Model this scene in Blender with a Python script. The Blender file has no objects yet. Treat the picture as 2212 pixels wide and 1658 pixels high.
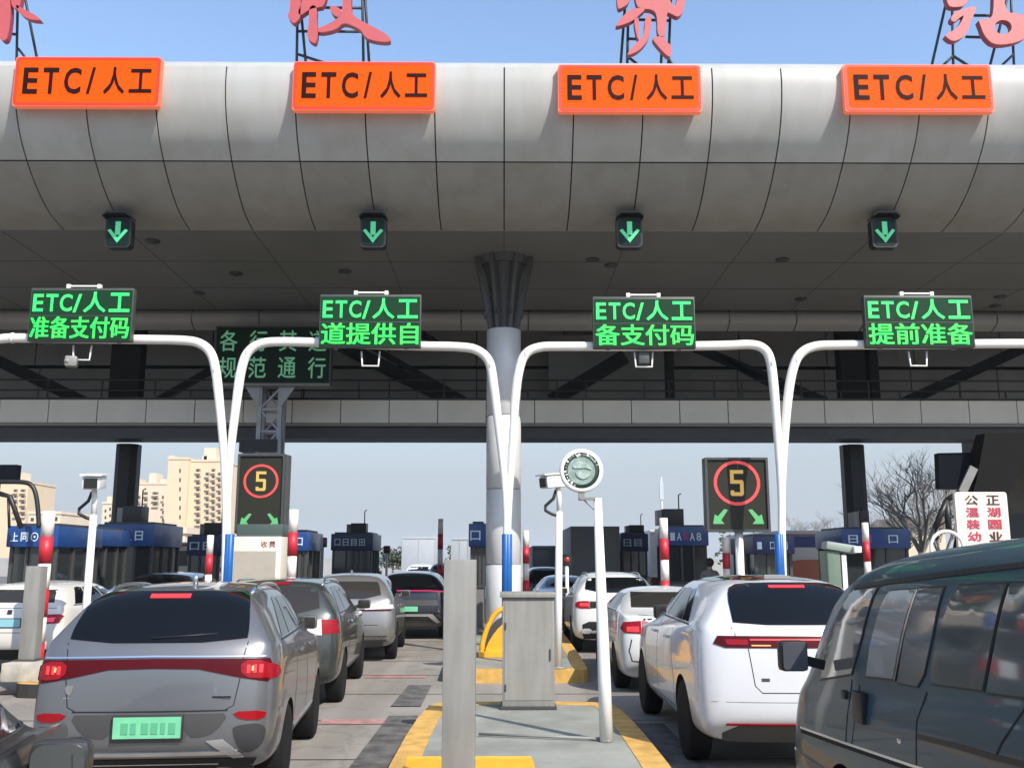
import bpy, bmesh, math, random
from mathutils import Vector, Matrix
from mathutils.bvhtree import BVHTree
R = math.radians
random.seed(7)
SC = bpy.context.scene
COL = SC.collection

# ---------------------------------------------------------------- camera, world, sun, exposure
CH = 1.9
F = 2100.0
PITCH = math.atan((1210 - 829) / F)
YAW = math.atan(16 / F)
cd = bpy.data.cameras.new('camera')
cam = bpy.data.objects.new('camera', cd)
COL.objects.link(cam)
cam.location = (0, 0, CH)
cam.rotation_euler = (R(90) + PITCH, 0, -YAW)
cd.sensor_width = 36
cd.lens = 36 * F / 2212
cd.clip_start = 0.1
cd.clip_end = 3000
SC.camera = cam

SUN = Vector((0.44, -0.60, 0.70)).normalized()
w = bpy.data.worlds.new("World")
SC.world = w
w.use_nodes = True
nt = w.node_tree
nt.nodes.clear()
sky = nt.nodes.new('ShaderNodeTexSky')
sky.sky_type = 'NISHITA'
sky.sun_disc = False
sky.sun_elevation = math.asin(SUN.z)
sky.sun_rotation = math.atan2(SUN.x, SUN.y)
sky.air_density = 1.0
sky.dust_density = 0.8
sky.ozone_density = 1.5
bg = nt.nodes.new('ShaderNodeBackground')
bg.inputs[1].default_value = 0.15
wo = nt.nodes.new('ShaderNodeOutputWorld')
# pale haze band low in the sky, blended into the sky texture by elevation
tcw = nt.nodes.new('ShaderNodeTexCoord'); spw = nt.nodes.new('ShaderNodeSeparateXYZ'); nt.links.new(tcw.outputs['Generated'], spw.inputs[0])
mrw = nt.nodes.new('ShaderNodeMapRange'); mrw.interpolation_type = 'SMOOTHSTEP'
mrw.inputs['From Min'].default_value = 0.02; mrw.inputs['From Max'].default_value = 0.46
mrw.inputs['To Min'].default_value = 1.0; mrw.inputs['To Max'].default_value = 0.0
nt.links.new(spw.outputs['Z'], mrw.inputs['Value'])
mxw = nt.nodes.new('ShaderNodeMixRGB'); mxw.inputs[2].default_value = (1.78, 2.02, 2.25, 1)
nt.links.new(mrw.outputs[0], mxw.inputs['Fac']); nt.links.new(sky.outputs[0], mxw.inputs[1]); nt.links.new(mxw.outputs[0], bg.inputs[0])
HAZE = 0.0003
nt.links.new(bg.outputs[0], wo.inputs[0])
sl = bpy.data.lights.new('sun', 'SUN')
sl.energy = 3.0
sl.angle = R(0.5)
sl.color = (1.0, 0.94, 0.85)
so = bpy.data.objects.new('sun', sl)
COL.objects.link(so)
so.rotation_euler = SUN.to_track_quat('Z', 'Y').to_euler()
SC.view_settings.view_transform = 'Standard'
SC.view_settings.look = 'None'
SC.view_settings.exposure = 0.95
SC.view_settings.gamma = 1.0
SC.render.film_transparent = False
SC.cycles.use_denoising = True
SC.cycles.max_bounces = 8
SC.cycles.caustics_reflective = False
SC.cycles.caustics_refractive = False

# ---------------------------------------------------------------- pixel -> world (photo at 2212 px wide)
_f = Vector((math.sin(YAW) * math.cos(PITCH), math.cos(YAW) * math.cos(PITCH), math.sin(PITCH)))
_r = Vector((math.cos(YAW), -math.sin(YAW), 0))
_u = _r.cross(_f)
CAM = Vector((0, 0, CH))
def ray(px, py):
    return _f + _r * ((px - 1106) / F) + _u * ((829 - py) / F)
def at(px, py, Y):
    d = ray(px, py)
    return CAM + d * (Y / d.y)
def atx(px, py, X):
    d = ray(px, py)
    return CAM + d * (X / d.x)

# ---------------------------------------------------------------- materials
MT = {}
def srgb(c):
    return tuple(((v / 255) / 12.92 if v / 255 <= 0.04045 else ((v / 255 + 0.055) / 1.055) ** 2.4) for v in c)
def mat(name, col, rough=0.6, metal=0.0, noise=0.0, scale=8.0, coat=0.0, emit=None, es=1.0, bump=0.0, spec=0.5, rvar=0.0, alpha=1.0, trans=0.0):
    if name in MT:
        return MT[name]
    m = bpy.data.materials.new(name)
    m.use_nodes = True
    t = m.node_tree
    b = t.nodes['Principled BSDF']
    b.inputs['Base Color'].default_value = (*col, 1)
    b.inputs['Roughness'].default_value = rough
    b.inputs['Metallic'].default_value = metal
    b.inputs['Specular IOR Level'].default_value = spec
    if coat:
        b.inputs['Coat Weight'].default_value = coat
        b.inputs['Coat Roughness'].default_value = 0.04
    if trans:
        b.inputs['Transmission Weight'].default_value = trans
    if emit:
        b.inputs['Emission Color'].default_value = (*emit, 1)
        b.inputs['Emission Strength'].default_value = es
    if noise or bump or rvar:
        tc = t.nodes.new('ShaderNodeTexCoord')
        n = t.nodes.new('ShaderNodeTexNoise')
        n.inputs['Scale'].default_value = scale
        n.inputs['Detail'].default_value = 6
        n.inputs['Roughness'].default_value = 0.6
        t.links.new(tc.outputs['Object'], n.inputs['Vector'])
        if noise:
            rp = t.nodes.new('ShaderNodeValToRGB')
            rp.color_ramp.elements[0].position = 0.3
            rp.color_ramp.elements[1].position = 0.72
            rp.color_ramp.elements[0].color = (*[max(0, v * (1 - noise)) for v in col], 1)
            rp.color_ramp.elements[1].color = (*[min(1, v * (1 + noise)) for v in col], 1)
            t.links.new(n.outputs['Fac'], rp.inputs['Fac'])
            t.links.new(rp.outputs['Color'], b.inputs['Base Color'])
        if rvar:
            mr = t.nodes.new('ShaderNodeMapRange')
            mr.inputs['To Min'].default_value = max(0, rough - rvar)
            mr.inputs['To Max'].default_value = min(1, rough + rvar)
            t.links.new(n.outputs['Fac'], mr.inputs['Value'])
            t.links.new(mr.outputs[0], b.inputs['Roughness'])
        if bump:
            bp = t.nodes.new('ShaderNodeBump')
            bp.inputs['Strength'].default_value = bump
            bp.inputs['Distance'].default_value = 0.02
            t.links.new(n.outputs['Fac'], bp.inputs['Height'])
            t.links.new(bp.outputs['Normal'], b.inputs['Normal'])
    MT[name] = m
    return m

def asphalt_mat(name, col, dark, patch):
    m = mat(name, col, 0.85)
    t = m.node_tree
    b = t.nodes['Principled BSDF']
    tc = t.nodes.new('ShaderNodeTexCoord')
    def nz(s, d=6):
        n = t.nodes.new('ShaderNodeTexNoise'); n.inputs['Scale'].default_value = s; n.inputs['Detail'].default_value = d
        t.links.new(tc.outputs['Object'], n.inputs['Vector']); return n
    n1, n2 = nz(0.5), nz(70, 3)
    mp = t.nodes.new('ShaderNodeMapping'); mp.inputs['Scale'].default_value = (2.2, 0.12, 1)
    t.links.new(tc.outputs['Object'], mp.inputs['Vector'])
    n3 = t.nodes.new('ShaderNodeTexNoise'); n3.inputs['Scale'].default_value = 1.0
    t.links.new(mp.outputs[0], n3.inputs['Vector'])
    r1 = t.nodes.new('ShaderNodeValToRGB')
    r1.color_ramp.elements[0].position = 0.35; r1.color_ramp.elements[1].position = 0.65
    r1.color_ramp.elements[0].color = (*dark, 1); r1.color_ramp.elements[1].color = (*col, 1)
    t.links.new(n1.outputs['Fac'], r1.inputs['Fac'])
    mx = t.nodes.new('ShaderNodeMixRGB'); mx.blend_type = 'MULTIPLY'; mx.inputs['Fac'].default_value = patch
    r3 = t.nodes.new('ShaderNodeValToRGB')
    r3.color_ramp.elements[0].position = 0.4; r3.color_ramp.elements[1].position = 0.6
    r3.color_ramp.elements[0].color = (0.55, 0.54, 0.52, 1); r3.color_ramp.elements[1].color = (1, 1, 1, 1)
    t.links.new(n3.outputs['Fac'], r3.inputs['Fac'])
    t.links.new(r1.outputs[0], mx.inputs[1]); t.links.new(r3.outputs[0], mx.inputs[2])
    mx2 = t.nodes.new('ShaderNodeMixRGB'); mx2.blend_type = 'MULTIPLY'; mx2.inputs['Fac'].default_value = 0.5
    r2 = t.nodes.new('ShaderNodeValToRGB')
    r2.color_ramp.elements[0].position = 0.35; r2.color_ramp.elements[1].position = 0.6
    r2.color_ramp.elements[0].color = (0.6, 0.6, 0.6, 1); r2.color_ramp.elements[1].color = (1, 1, 1, 1)
    t.links.new(n2.outputs['Fac'], r2.inputs['Fac'])
    t.links.new(mx.outputs[0], mx2.inputs[1]); t.links.new(r2.outputs[0], mx2.inputs[2])
    t.links.new(mx2.outputs[0], b.inputs['Base Color'])
    bp = t.nodes.new('ShaderNodeBump'); bp.inputs['Strength'].default_value = 0.35; bp.inputs['Distance'].default_value = 0.01
    t.links.new(n2.outputs['Fac'], bp.inputs['Height']); t.links.new(bp.outputs[0], b.inputs['Normal'])
    # cracks and oil stains
    vo = t.nodes.new('ShaderNodeTexVoronoi'); vo.feature = 'DISTANCE_TO_EDGE'; vo.inputs['Scale'].default_value = 0.35
    nd = nz(1.3, 4); vm = t.nodes.new('ShaderNodeVectorMath'); vm.operation = 'MULTIPLY_ADD'; vm.inputs[1].default_value = (1.6, 1.6, 0)
    t.links.new(nd.outputs['Color'], vm.inputs[0]); t.links.new(tc.outputs['Object'], vm.inputs[2]); t.links.new(vm.outputs[0], vo.inputs['Vector'])
    rc = t.nodes.new('ShaderNodeValToRGB'); rc.color_ramp.elements[0].position = 0.0; rc.color_ramp.elements[1].position = 0.012
    rc.color_ramp.elements[0].color = (0.35, 0.33, 0.3, 1); rc.color_ramp.elements[1].color = (1, 1, 1, 1)
    t.links.new(vo.outputs['Distance'], rc.inputs['Fac'])
    n5 = nz(1.7, 3); r5 = t.nodes.new('ShaderNodeValToRGB'); r5.color_ramp.elements[0].position = 0.60; r5.color_ramp.elements[1].position = 0.70
    r5.color_ramp.elements[0].color = (1, 1, 1, 1); r5.color_ramp.elements[1].color = (0.5, 0.48, 0.46, 1)
    t.links.new(n5.outputs['Fac'], r5.inputs['Fac'])
    last = mx2
    for src, f in ((rc, 0.3), (r5, 0.5)):
        q = t.nodes.new('ShaderNodeMixRGB'); q.blend_type = 'MULTIPLY'; q.inputs['Fac'].default_value = f
        t.links.new(last.outputs[0], q.inputs[1]); t.links.new(src.outputs[0], q.inputs[2]); last = q
    t.links.new(last.outputs[0], b.inputs['Base Color'])
    return m
def streaks(m, sc=(5, 5, .35), lo=.80, fac=.9):
    """dirt runs down the surface"""
    t = m.node_tree; b = t.nodes['Principled BSDF']
    tc = t.nodes.new('ShaderNodeTexCoord'); mp = t.nodes.new('ShaderNodeMapping'); mp.inputs['Scale'].default_value = sc
    t.links.new(tc.outputs['Object'], mp.inputs[0])
    n = t.nodes.new('ShaderNodeTexNoise'); n.inputs['Scale'].default_value = 1; n.inputs['Detail'].default_value = 5; t.links.new(mp.outputs[0], n.inputs['Vector'])
    r = t.nodes.new('ShaderNodeValToRGB'); r.color_ramp.elements[0].position = .32; r.color_ramp.elements[1].position = .6
    r.color_ramp.elements[0].color = (lo, lo * .985, lo * .95, 1); r.color_ramp.elements[1].color = (1, 1, 1, 1); t.links.new(n.outputs['Fac'], r.inputs['Fac'])
    q = t.nodes.new('ShaderNodeMixRGB'); q.blend_type = 'MULTIPLY'; q.inputs['Fac'].default_value = fac
    l = b.inputs['Base Color'].links
    if l: t.links.new(l[0].from_socket, q.inputs[1])
    else: q.inputs[1].default_value = b.inputs['Base Color'].default_value
    t.links.new(r.outputs[0], q.inputs[2]); t.links.new(q.outputs[0], b.inputs['Base Color'])
    return m

# ---------------------------------------------------------------- object helpers
def tag(o, label=None, cat=None, group=None, kind=None):
    if label: o['label'] = label
    if cat: o['category'] = cat
    if group: o['group'] = group
    if kind: o['kind'] = kind
    return o
def thing(name, label, cat, loc=(0, 0, 0), rz=0, group=None):
    o = bpy.data.objects.new(name, None)
    COL.objects.link(o)
    o.empty_display_size = 0.2
    o.location = loc
    o.rotation_euler = (0, 0, rz)
    return tag(o, label, cat, group)
def dup(root, loc=None, rz=None, label=None, group=None):
    r = root.copy(); COL.objects.link(r)
    if loc is not None: r.location = loc
    if rz is not None: r.rotation_euler = (0, 0, rz)
    if label: r['label'] = label
    if group: r['group'] = group
    def rec(src, dst):
        for ch in list(src.children):
            c = ch.copy(); COL.objects.link(c); c.parent = dst
            rec(ch, c)
    rec(root, r)
    return r

class B:
    """collects geometry and links it as one mesh object"""
    def __init__(s):
        s.bm = bmesh.new()
        s.mi = 0
    def _m(s, fs):
        for f in fs: f.material_index = s.mi
    def box(s, c, size, rot=None, bev=0.0):
        m = Matrix.Translation(c)
        if rot is not None:
            m = m @ (rot if isinstance(rot, Matrix) else Matrix.Rotation(rot, 4, 'Z'))
        m = m @ Matrix.Diagonal((*size, 1))
        n0 = set(s.bm.faces)
        g = bmesh.ops.create_cube(s.bm, size=1.0, matrix=m)
        if bev:
            es = list({e for v in g['verts'] for e in v.link_edges})
            bmesh.ops.bevel(s.bm, geom=es, offset=bev, segments=2, profile=0.6, affect='EDGES', clamp_overlap=True)
        s._m([f for f in s.bm.faces if f not in n0])
        return s
    def bb(s, x0, x1, y0, y1, z0, z1, bev=0.0):
        return s.box(((x0 + x1) / 2, (y0 + y1) / 2, (z0 + z1) / 2), (abs(x1 - x0), abs(y1 - y0), abs(z1 - z0)), bev=bev)
    def tube(s, pts, rad, n=12, cap=True):
        pts = [Vector(p) for p in pts]
        if not hasattr(rad, '__len__'): rad = [rad] * len(pts)
        rings = []
        up = None
        for i, p in enumerate(pts):
            d = (pts[min(i + 1, len(pts) - 1)] - pts[max(i - 1, 0)]).normalized()
            if up is None:
                up = Vector((0, 0, 1)) if abs(d.z) < 0.9 else Vector((0, 1, 0))
            a = d.cross(up).normalized()
            up = a.cross(d).normalized()
            rings.append([s.bm.verts.new(p + (a * math.cos(t) + up * math.sin(t)) * rad[i]) for t in [2 * math.pi * k / n for k in range(n)]])
        fs = []
        for i in range(len(rings) - 1):
            for k in range(n):
                fs.append(s.bm.faces.new((rings[i][k], rings[i][(k + 1) % n], rings[i + 1][(k + 1) % n], rings[i + 1][k])))
        if cap:
            fs.append(s.bm.faces.new(rings[0][::-1])); fs.append(s.bm.faces.new(rings[-1]))
        s._m(fs)
        return s
    def bar(s, a, b, w, h=None):
        a, b = Vector(a), Vector(b)
        h = h or w
        d = b - a
        q = d.to_track_quat('Y', 'Z').to_matrix().to_4x4()
        return s.box((a + b) / 2, (w, d.length, h), rot=q)
    def lathe(s, prof, c=(0, 0, 0), axis='Z', n=24, cap=True):
        rings = []
        for (r, h) in prof:
            ring = []
            for k in range(n):
                t = 2 * math.pi * k / n
                if axis == 'Z': v = (r * math.cos(t), r * math.sin(t), h)
                elif axis == 'Y': v = (r * math.cos(t), h, -r * math.sin(t))
                else: v = (h, r * math.cos(t), r * math.sin(t))
                ring.append(s.bm.verts.new(Vector(v) + Vector(c)))
            rings.append(ring)
        fs = []
        for i in range(len(rings) - 1):
            for k in range(n):
                fs.append(s.bm.faces.new((rings[i][k], rings[i][(k + 1) % n], rings[i + 1][(k + 1) % n], rings[i + 1][k])))
        if cap:
            if prof[0][0] > 1e-5: fs.append(s.bm.faces.new(rings[0][::-1]))
            if prof[-1][0] > 1e-5: fs.append(s.bm.faces.new(rings[-1]))
        s._m(fs)
        return s
    def prism(s, loops, y0, y1, plane='XZ'):
        """loops of 2d points (first outer, rest holes) extruded from y0 to y1 across the plane"""
        if not isinstance(loops[0][0], (tuple, list)): loops = [loops]
        t = bmesh.new()
        for lp in loops:
            vs = [t.verts.new((p[0], p[1], 0)) for p in lp]
            for i in range(len(vs)): t.edges.new((vs[i], vs[(i + 1) % len(vs)]))
        bmesh.ops.triangle_fill(t, use_beauty=True, use_dissolve=False, edges=t.edges[:])
        def mp(a, b, h):
            return {'XZ': (a, h, b), 'YZ': (h, a, b), 'XY': (a, b, h)}[plane]
        t.verts.index_update()
        lo = [s.bm.verts.new(mp(v.co.x, v.co.y, y0)) for v in t.verts]
        hi = [s.bm.verts.new(mp(v.co.x, v.co.y, y1)) for v in t.verts]
        fs = []
        for f in t.faces:
            ix = [v.index for v in f.verts]
            fs.append(s.bm.faces.new([lo[i] for i in ix])); fs.append(s.bm.faces.new([hi[i] for i in ix[::-1]]))
        for e in t.edges:
            if len(e.link_faces) == 1:
                a, b = e.verts[0].index, e.verts[1].index
                fs.append(s.bm.faces.new((lo[a], lo[b], hi[b], hi[a])))
        t.free()
        s._m(fs)
        bmesh.ops.recalc_face_normals(s.bm, faces=fs)
        return s
    def quad(s, *vs):
        f = s.bm.faces.new([s.bm.verts.new(v) for v in vs]); s._m([f]); return s
    def mesh(s, m):
        n0 = set(s.bm.faces)
        s.bm.from_mesh(m)
        s._m([f for f in s.bm.faces if f not in n0]); return s
    def build(s, name, mats, parent=None, world=False, smooth=True, ang=35, label=None):
        if not isinstance(mats, (list, tuple)): mats = [mats]
        for f in s.bm.faces: f.smooth = smooth
        if smooth:
            a = math.radians(ang)
            for e in s.bm.edges:
                if len(e.link_faces) == 2 and e.calc_face_angle(0) > a: e.smooth = False
        me = bpy.data.meshes.new(name)
        s.bm.to_mesh(me); s.bm.free()
        for m in mats: me.materials.append(m)
        if world and parent:
            mw = Matrix.Translation(parent.location) @ parent.rotation_euler.to_matrix().to_4x4()
            me.transform(mw.inverted())
        o = bpy.data.objects.new(name, me)
        COL.objects.link(o)
        if parent: o.parent = parent
        if label: o['label'] = label
        return o

def text_mesh(body, x0, x1, z0, z1, y, depth=0.01, bold=0.0, keep=False, shear=0.0):
    """lettering facing -Y fitted into a box; returns a mesh"""
    c = bpy.data.curves.new('t', 'FONT')
    c.body = body; c.extrude = 0.5; c.offset = bold; c.size = 1; c.resolution_u = 3; c.shear = shear
    o = bpy.data.objects.new('t', c); COL.objects.link(o)
    dg = bpy.context.evaluated_depsgraph_get(); dg.update()
    me = bpy.data.meshes.new_from_object(o.evaluated_get(dg))
    bpy.data.objects.remove(o); bpy.data.curves.remove(c)
    xs = [v.co.x for v in me.vertices]; ys = [v.co.y for v in me.vertices]
    ax, bx, ay, by = min(xs), max(xs), min(ys), max(ys)
    sx, sy = (x1 - x0) / (bx - ax), (z1 - z0) / (by - ay)
    if keep: sx = min(sx, sy); 
    if keep: sy = sx
    ox = (x0 + x1) / 2 - sx * (ax + bx) / 2
    oz = (z0 + z1) / 2 - sy * (ay + by) / 2
    for v in me.vertices:
        v.co = (v.co.x * sx + ox, y - depth * (v.co.z + 0.5), v.co.y * sy + oz)
    return me
def text(body, x0, x1, z0, z1, y, m, parent, name='lettering', depth=0.01, bold=0.0, keep=False, shear=0.0, fat=0.0):
    b = B()
    for k, (dx, dz) in enumerate(((0, 0),) if not fat else ((-fat, -fat * .6), (fat, fat * .6), (fat, -fat * .6), (-fat, fat * .6))):
        me = text_mesh(body, x0 + fat, x1 - fat, z0 + fat * .6, z1 - fat * .6, y - k * .0012, depth, bold, keep, shear)
        for v in me.vertices: v.co.x += dx; v.co.z += dz
        b.mesh(me); bpy.data.meshes.remove(me)
    bmesh.ops.recalc_face_normals(b.bm, faces=b.bm.faces)
    return b.build(name, m, parent, smooth=False)
def chaikin(pts, n=2):
    for _ in range(n):
        q = []
        for i in range(len(pts)):
            a, b = pts[i], pts[(i + 1) % len(pts)]
            q.append((a[0] * .75 + b[0] * .25, a[1] * .75 + b[1] * .25))
            q.append((a[0] * .25 + b[0] * .75, a[1] * .25 + b[1] * .75))
        pts = q
    return pts
def spline(pts, n=6):
    P = [Vector(p) for p in pts]; out = []
    for i in range(len(P) - 1):
        p0, p1, p2, p3 = P[max(i - 1, 0)], P[i], P[i + 1], P[min(i + 2, len(P) - 1)]
        for k in range(n):
            t = k / n
            out.append(0.5 * ((2 * p1) + (p2 - p0) * t + (2 * p0 - 5 * p1 + 4 * p2 - p3) * t * t + (3 * p1 - p0 - 3 * p2 + p3) * t ** 3))
    out.append(P[-1])
    return out
def rrect(x0, x1, z0, z1, r, n=4):
    out = []
    for cx, cz, a in ((x1 - r, z1 - r, 0), (x0 + r, z1 - r, 90), (x0 + r, z0 + r, 180), (x1 - r, z0 + r, 270)):
        for k in range(n + 1):
            t = R(a + 90 * k / n); out.append((cx + r * math.cos(t), cz + r * math.sin(t)))
    return out

def led_vary(m, c2):
    t = m.node_tree; b = t.nodes['Principled BSDF']
    tc = t.nodes.new('ShaderNodeTexCoord'); n = t.nodes.new('ShaderNodeTexNoise'); n.inputs['Scale'].default_value = 5.0; n.inputs['Detail'].default_value = 3
    t.links.new(tc.outputs['Object'], n.inputs['Vector'])
    r = t.nodes.new('ShaderNodeValToRGB'); r.color_ramp.elements[0].position = .42; r.color_ramp.elements[1].position = .62
    r.color_ramp.elements[0].color = b.inputs['Emission Color'].default_value; r.color_ramp.elements[1].color = (*c2, 1)
    t.links.new(n.outputs['Fac'], r.inputs['Fac']); t.links.new(r.outputs[0], b.inputs['Emission Color'])
# common materials
BLACK = mat('black_plastic', (0.015, 0.015, 0.016), 0.45)
DGREY = mat('dark_grey_metal', (0.05, 0.052, 0.055), 0.5, noise=0.15, scale=3)
MGREY = mat('grey_metal', (0.22, 0.22, 0.21), 0.5, noise=0.12, scale=5)
WHITE = mat('white_paint', (0.78, 0.78, 0.74), 0.35, noise=0.05, scale=6, rvar=0.1)
RUBBER = mat('rubber', (0.008, 0.008, 0.008), 0.8, spec=.25)
CHROME = mat('chrome', (0.7, 0.7, 0.7), 0.15, metal=1.0)
# ================================================================ GROUND
S = 5.69                      # spacing of lanes
CONC = asphalt_mat('road_concrete', (0.315, 0.288, 0.252), (0.245, 0.225, 0.198), 0.35)
EARTH = mat('far_ground', (0.13, 0.12, 0.105), 0.95, noise=0.2, scale=0.2)
DARKJ = mat('joint_dark', (0.04, 0.038, 0.035), 0.9)
b = B(); b.quad((-1500, -60, -0.03), (1500, -60, -0.03), (1500, 2500, -0.03), (-1500, 2500, -0.03))
tag(b.build('ground', EARTH), 'pale dusty ground around the toll plaza', 'ground', kind='structure')
b = B()
nx = 28
for i in range(nx):
    for j in range(50):
        x0 = -42 + i * 3.0; y0 = -12 + j * 3.6
        b.quad((x0, y0, 0), (x0 + 3.0, y0, 0), (x0 + 3.0, y0 + 3.6, 0), (x0, y0 + 3.6, 0))
bmesh.ops.remove_doubles(b.bm, verts=b.bm.verts, dist=0.001)
tag(b.build('road', CONC, smooth=False), 'grey concrete roadway of the toll lanes', 'road', kind='structure')
b = B()
for k in range(36):
    yy = 5.2 + k * 2.35
    b.quad((-42, yy, 0.004), (42, yy + 0.05, 0.004), (42, yy + 0.085, 0.004), (-42, yy + 0.03, 0.004))
tag(b.build('road_joints', DARKJ, smooth=False), 'dark joints between the concrete slabs', 'road joints', kind='structure')
REDP = mat('worn_red_paint', (0.36, 0.19, 0.175), 0.85, noise=0.4, scale=5)
b = B()
for (x0, x1, y0, y1) in ((-1.75, -1.2, 8.45, 8.95), (-2.2, -1.15, 12.0, 12.35), (-2.3, -1.3, 16.6, 16.9), (2.2, 4.0, 13.2, 13.5)):
    b.quad((x0, y0, 0.008), (x1, y0, 0.008), (x1, y1, 0.008), (x0, y1, 0.008))
tag(b.build('road_markings', REDP, smooth=False), 'worn red paint marks across the lane', 'road markings', kind='structure')
KSTRIP = mat('kerbside_dark', (0.10, 0.095, 0.088), 0.85, noise=0.6, scale=4)  # mottled flat strips, darker than the road, along the kerbs
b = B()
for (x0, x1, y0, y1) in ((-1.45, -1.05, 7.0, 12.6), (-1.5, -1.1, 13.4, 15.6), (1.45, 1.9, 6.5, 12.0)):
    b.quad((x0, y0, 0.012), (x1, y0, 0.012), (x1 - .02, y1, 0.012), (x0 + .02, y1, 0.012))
tag(b.build('kerbside_strip', KSTRIP, smooth=False), 'dark strip beside the islands', 'kerbside', kind='structure')

# ================================================================ ISLANDS
ISG = mat('island_paint_green_grey', (0.25, 0.255, 0.22), 0.75, noise=0.28, scale=1.6, bump=0.2)
YEL = mat('kerb_yellow_paint', (0.56, 0.33, 0.085), 0.7, noise=0.3, scale=5, bump=0.2)
ORG = mat('orange_yellow_paint', (0.80, 0.38, 0.02), 0.5, noise=0.12, scale=6)
def kerb_stripes(m):
    t = m.node_tree; b_ = t.nodes['Principled BSDF']
    src = b_.inputs['Base Color'].links[0].from_socket
    tc = t.nodes.new('ShaderNodeTexCoord'); sp = t.nodes.new('ShaderNodeSeparateXYZ')
    t.links.new(tc.outputs['Object'], sp.inputs[0])
    a = t.nodes.new('ShaderNodeMath'); a.operation = 'MULTIPLY_ADD'; a.inputs[1].default_value = 0.8; a.inputs[2].default_value = 50.3
    t.links.new(sp.outputs['Y'], a.inputs[0])
    fr = t.nodes.new('ShaderNodeMath'); fr.operation = 'FRACT'; t.links.new(a.outputs[0], fr.inputs[0])
    gt = t.nodes.new('ShaderNodeMath'); gt.operation = 'GREATER_THAN'; gt.inputs[1].default_value = 0.5; t.links.new(fr.outputs[0], gt.inputs[0])
    lz = t.nodes.new('ShaderNodeMath'); lz.operation = 'LESS_THAN'; lz.inputs[1].default_value = 0.19; t.links.new(sp.outputs['Z'], lz.inputs[0])
    ml = t.nodes.new('ShaderNodeMath'); ml.operation = 'MULTIPLY'; t.links.new(gt.outputs[0], ml.inputs[0]); t.links.new(lz.outputs[0], ml.inputs[1])
    mx = t.nodes.new('ShaderNodeMixRGB'); mx.inputs[2].default_value = (0.035, 0.033, 0.03, 1)
    t.links.new(ml.outputs[0], mx.inputs['Fac']); t.links.new(src, mx.inputs[1]); t.links.new(mx.outputs[0], b_.inputs['Base Color'])
kerb_stripes(YEL)
def island(x0, x1, y0, y1, label, nose_far=False):
    t = thing('traffic_island', label, 'traffic island', ((x0 + x1) / 2, (y0 + y1) / 2, 0), group='raised islands between the toll lanes')
    H = 0.2
    def outline(d, rn, rf):
        p = [(x0 + d, y0 + d + rn), (x0 + d + rn, y0 + d), (x1 - d - rn, y0 + d), (x1 - d, y0 + d + rn)]
        if rf: p += [(x1 - d, y1 - d - rf), (x1 - d - rf, y1 - d), (x0 + d + rf, y1 - d), (x0 + d, y1 - d - rf)]
        else: p += [(x1 - d, y1 - d), (x0 + d, y1 - d)]
        return p
    rn, rf = 0.25, (0.3 if nose_far else 0)
    o = chaikin(outline(0, rn, rf), 2); i_ = chaikin(outline(0.24, rn * .8, rf * .8), 2)
    B().prism([o, i_], 0, H, 'XY').build('kerb', YEL, t, world=True, smooth=False)
    B().prism(i_, 0, H - 0.006, 'XY').build('island_top', ISG, t, world=True, smooth=False)
    return t
isA = island(-0.97, 1.40, 6.5, 12.45, 'near grey-green island with broad yellow edges below the grey cabinet', True)
isB = island(-1.05, 1.42, 15.9, 46, 'island behind the grey cabinet, running to the round silver column')
isC = island(-7.0, -4.7, 14.2, 46, 'island left of the row led by the big grey crossover, carrying the beige kiosk')
isD = island(4.85, 7.0, 14.0, 46, 'island between the white crossover row and the teal van row')
isE = island(-12.4, -10.2, 12.5, 46, 'leftmost island, under the pair of blue booths')
isF = island(10.4, 12.6, 12.5, 46, 'rightmost island, under the blue booth beside the bare tree')

# ================================================================ CANOPY
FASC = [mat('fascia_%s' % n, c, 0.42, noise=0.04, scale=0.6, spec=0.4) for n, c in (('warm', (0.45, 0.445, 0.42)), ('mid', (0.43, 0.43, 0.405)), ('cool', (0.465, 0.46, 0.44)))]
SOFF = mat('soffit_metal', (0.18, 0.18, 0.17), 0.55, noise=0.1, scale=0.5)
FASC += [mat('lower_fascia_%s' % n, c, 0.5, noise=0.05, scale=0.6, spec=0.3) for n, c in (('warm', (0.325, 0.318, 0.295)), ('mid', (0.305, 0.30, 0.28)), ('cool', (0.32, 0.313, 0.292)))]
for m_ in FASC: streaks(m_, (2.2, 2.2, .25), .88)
SEAM = mat('panel_gap', (0.02, 0.02, 0.02), 0.9)
canopy = thing('toll_canopy', 'huge grey panelled canopy with bulging rounded front over all toll lanes', 'canopy', (0, 24, 0))
PW = 1.4226
prof = spline([(18.50, 11.86, 0), (18.48, 11.5, 0), (18.58, 11.0, 0), (18.84, 10.5, 0), (19.2, 10.1, 0)], 5)
prof2 = spline([(19.2, 10.1, 0), (19.6, 9.78, 0), (20.05, 9.52, 0), (20.5, 9.35, 0), (21.1, 9.25, 0)], 5)
top = [(22.0, 12.45), (19.6, 12.38), (18.9, 12.18), (18.6, 11.99), (18.50, 11.86)]
xc0 = at(1089, 350, 19.2).x
b = B()
rng = random.Random(3)
g = 0.014
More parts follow.
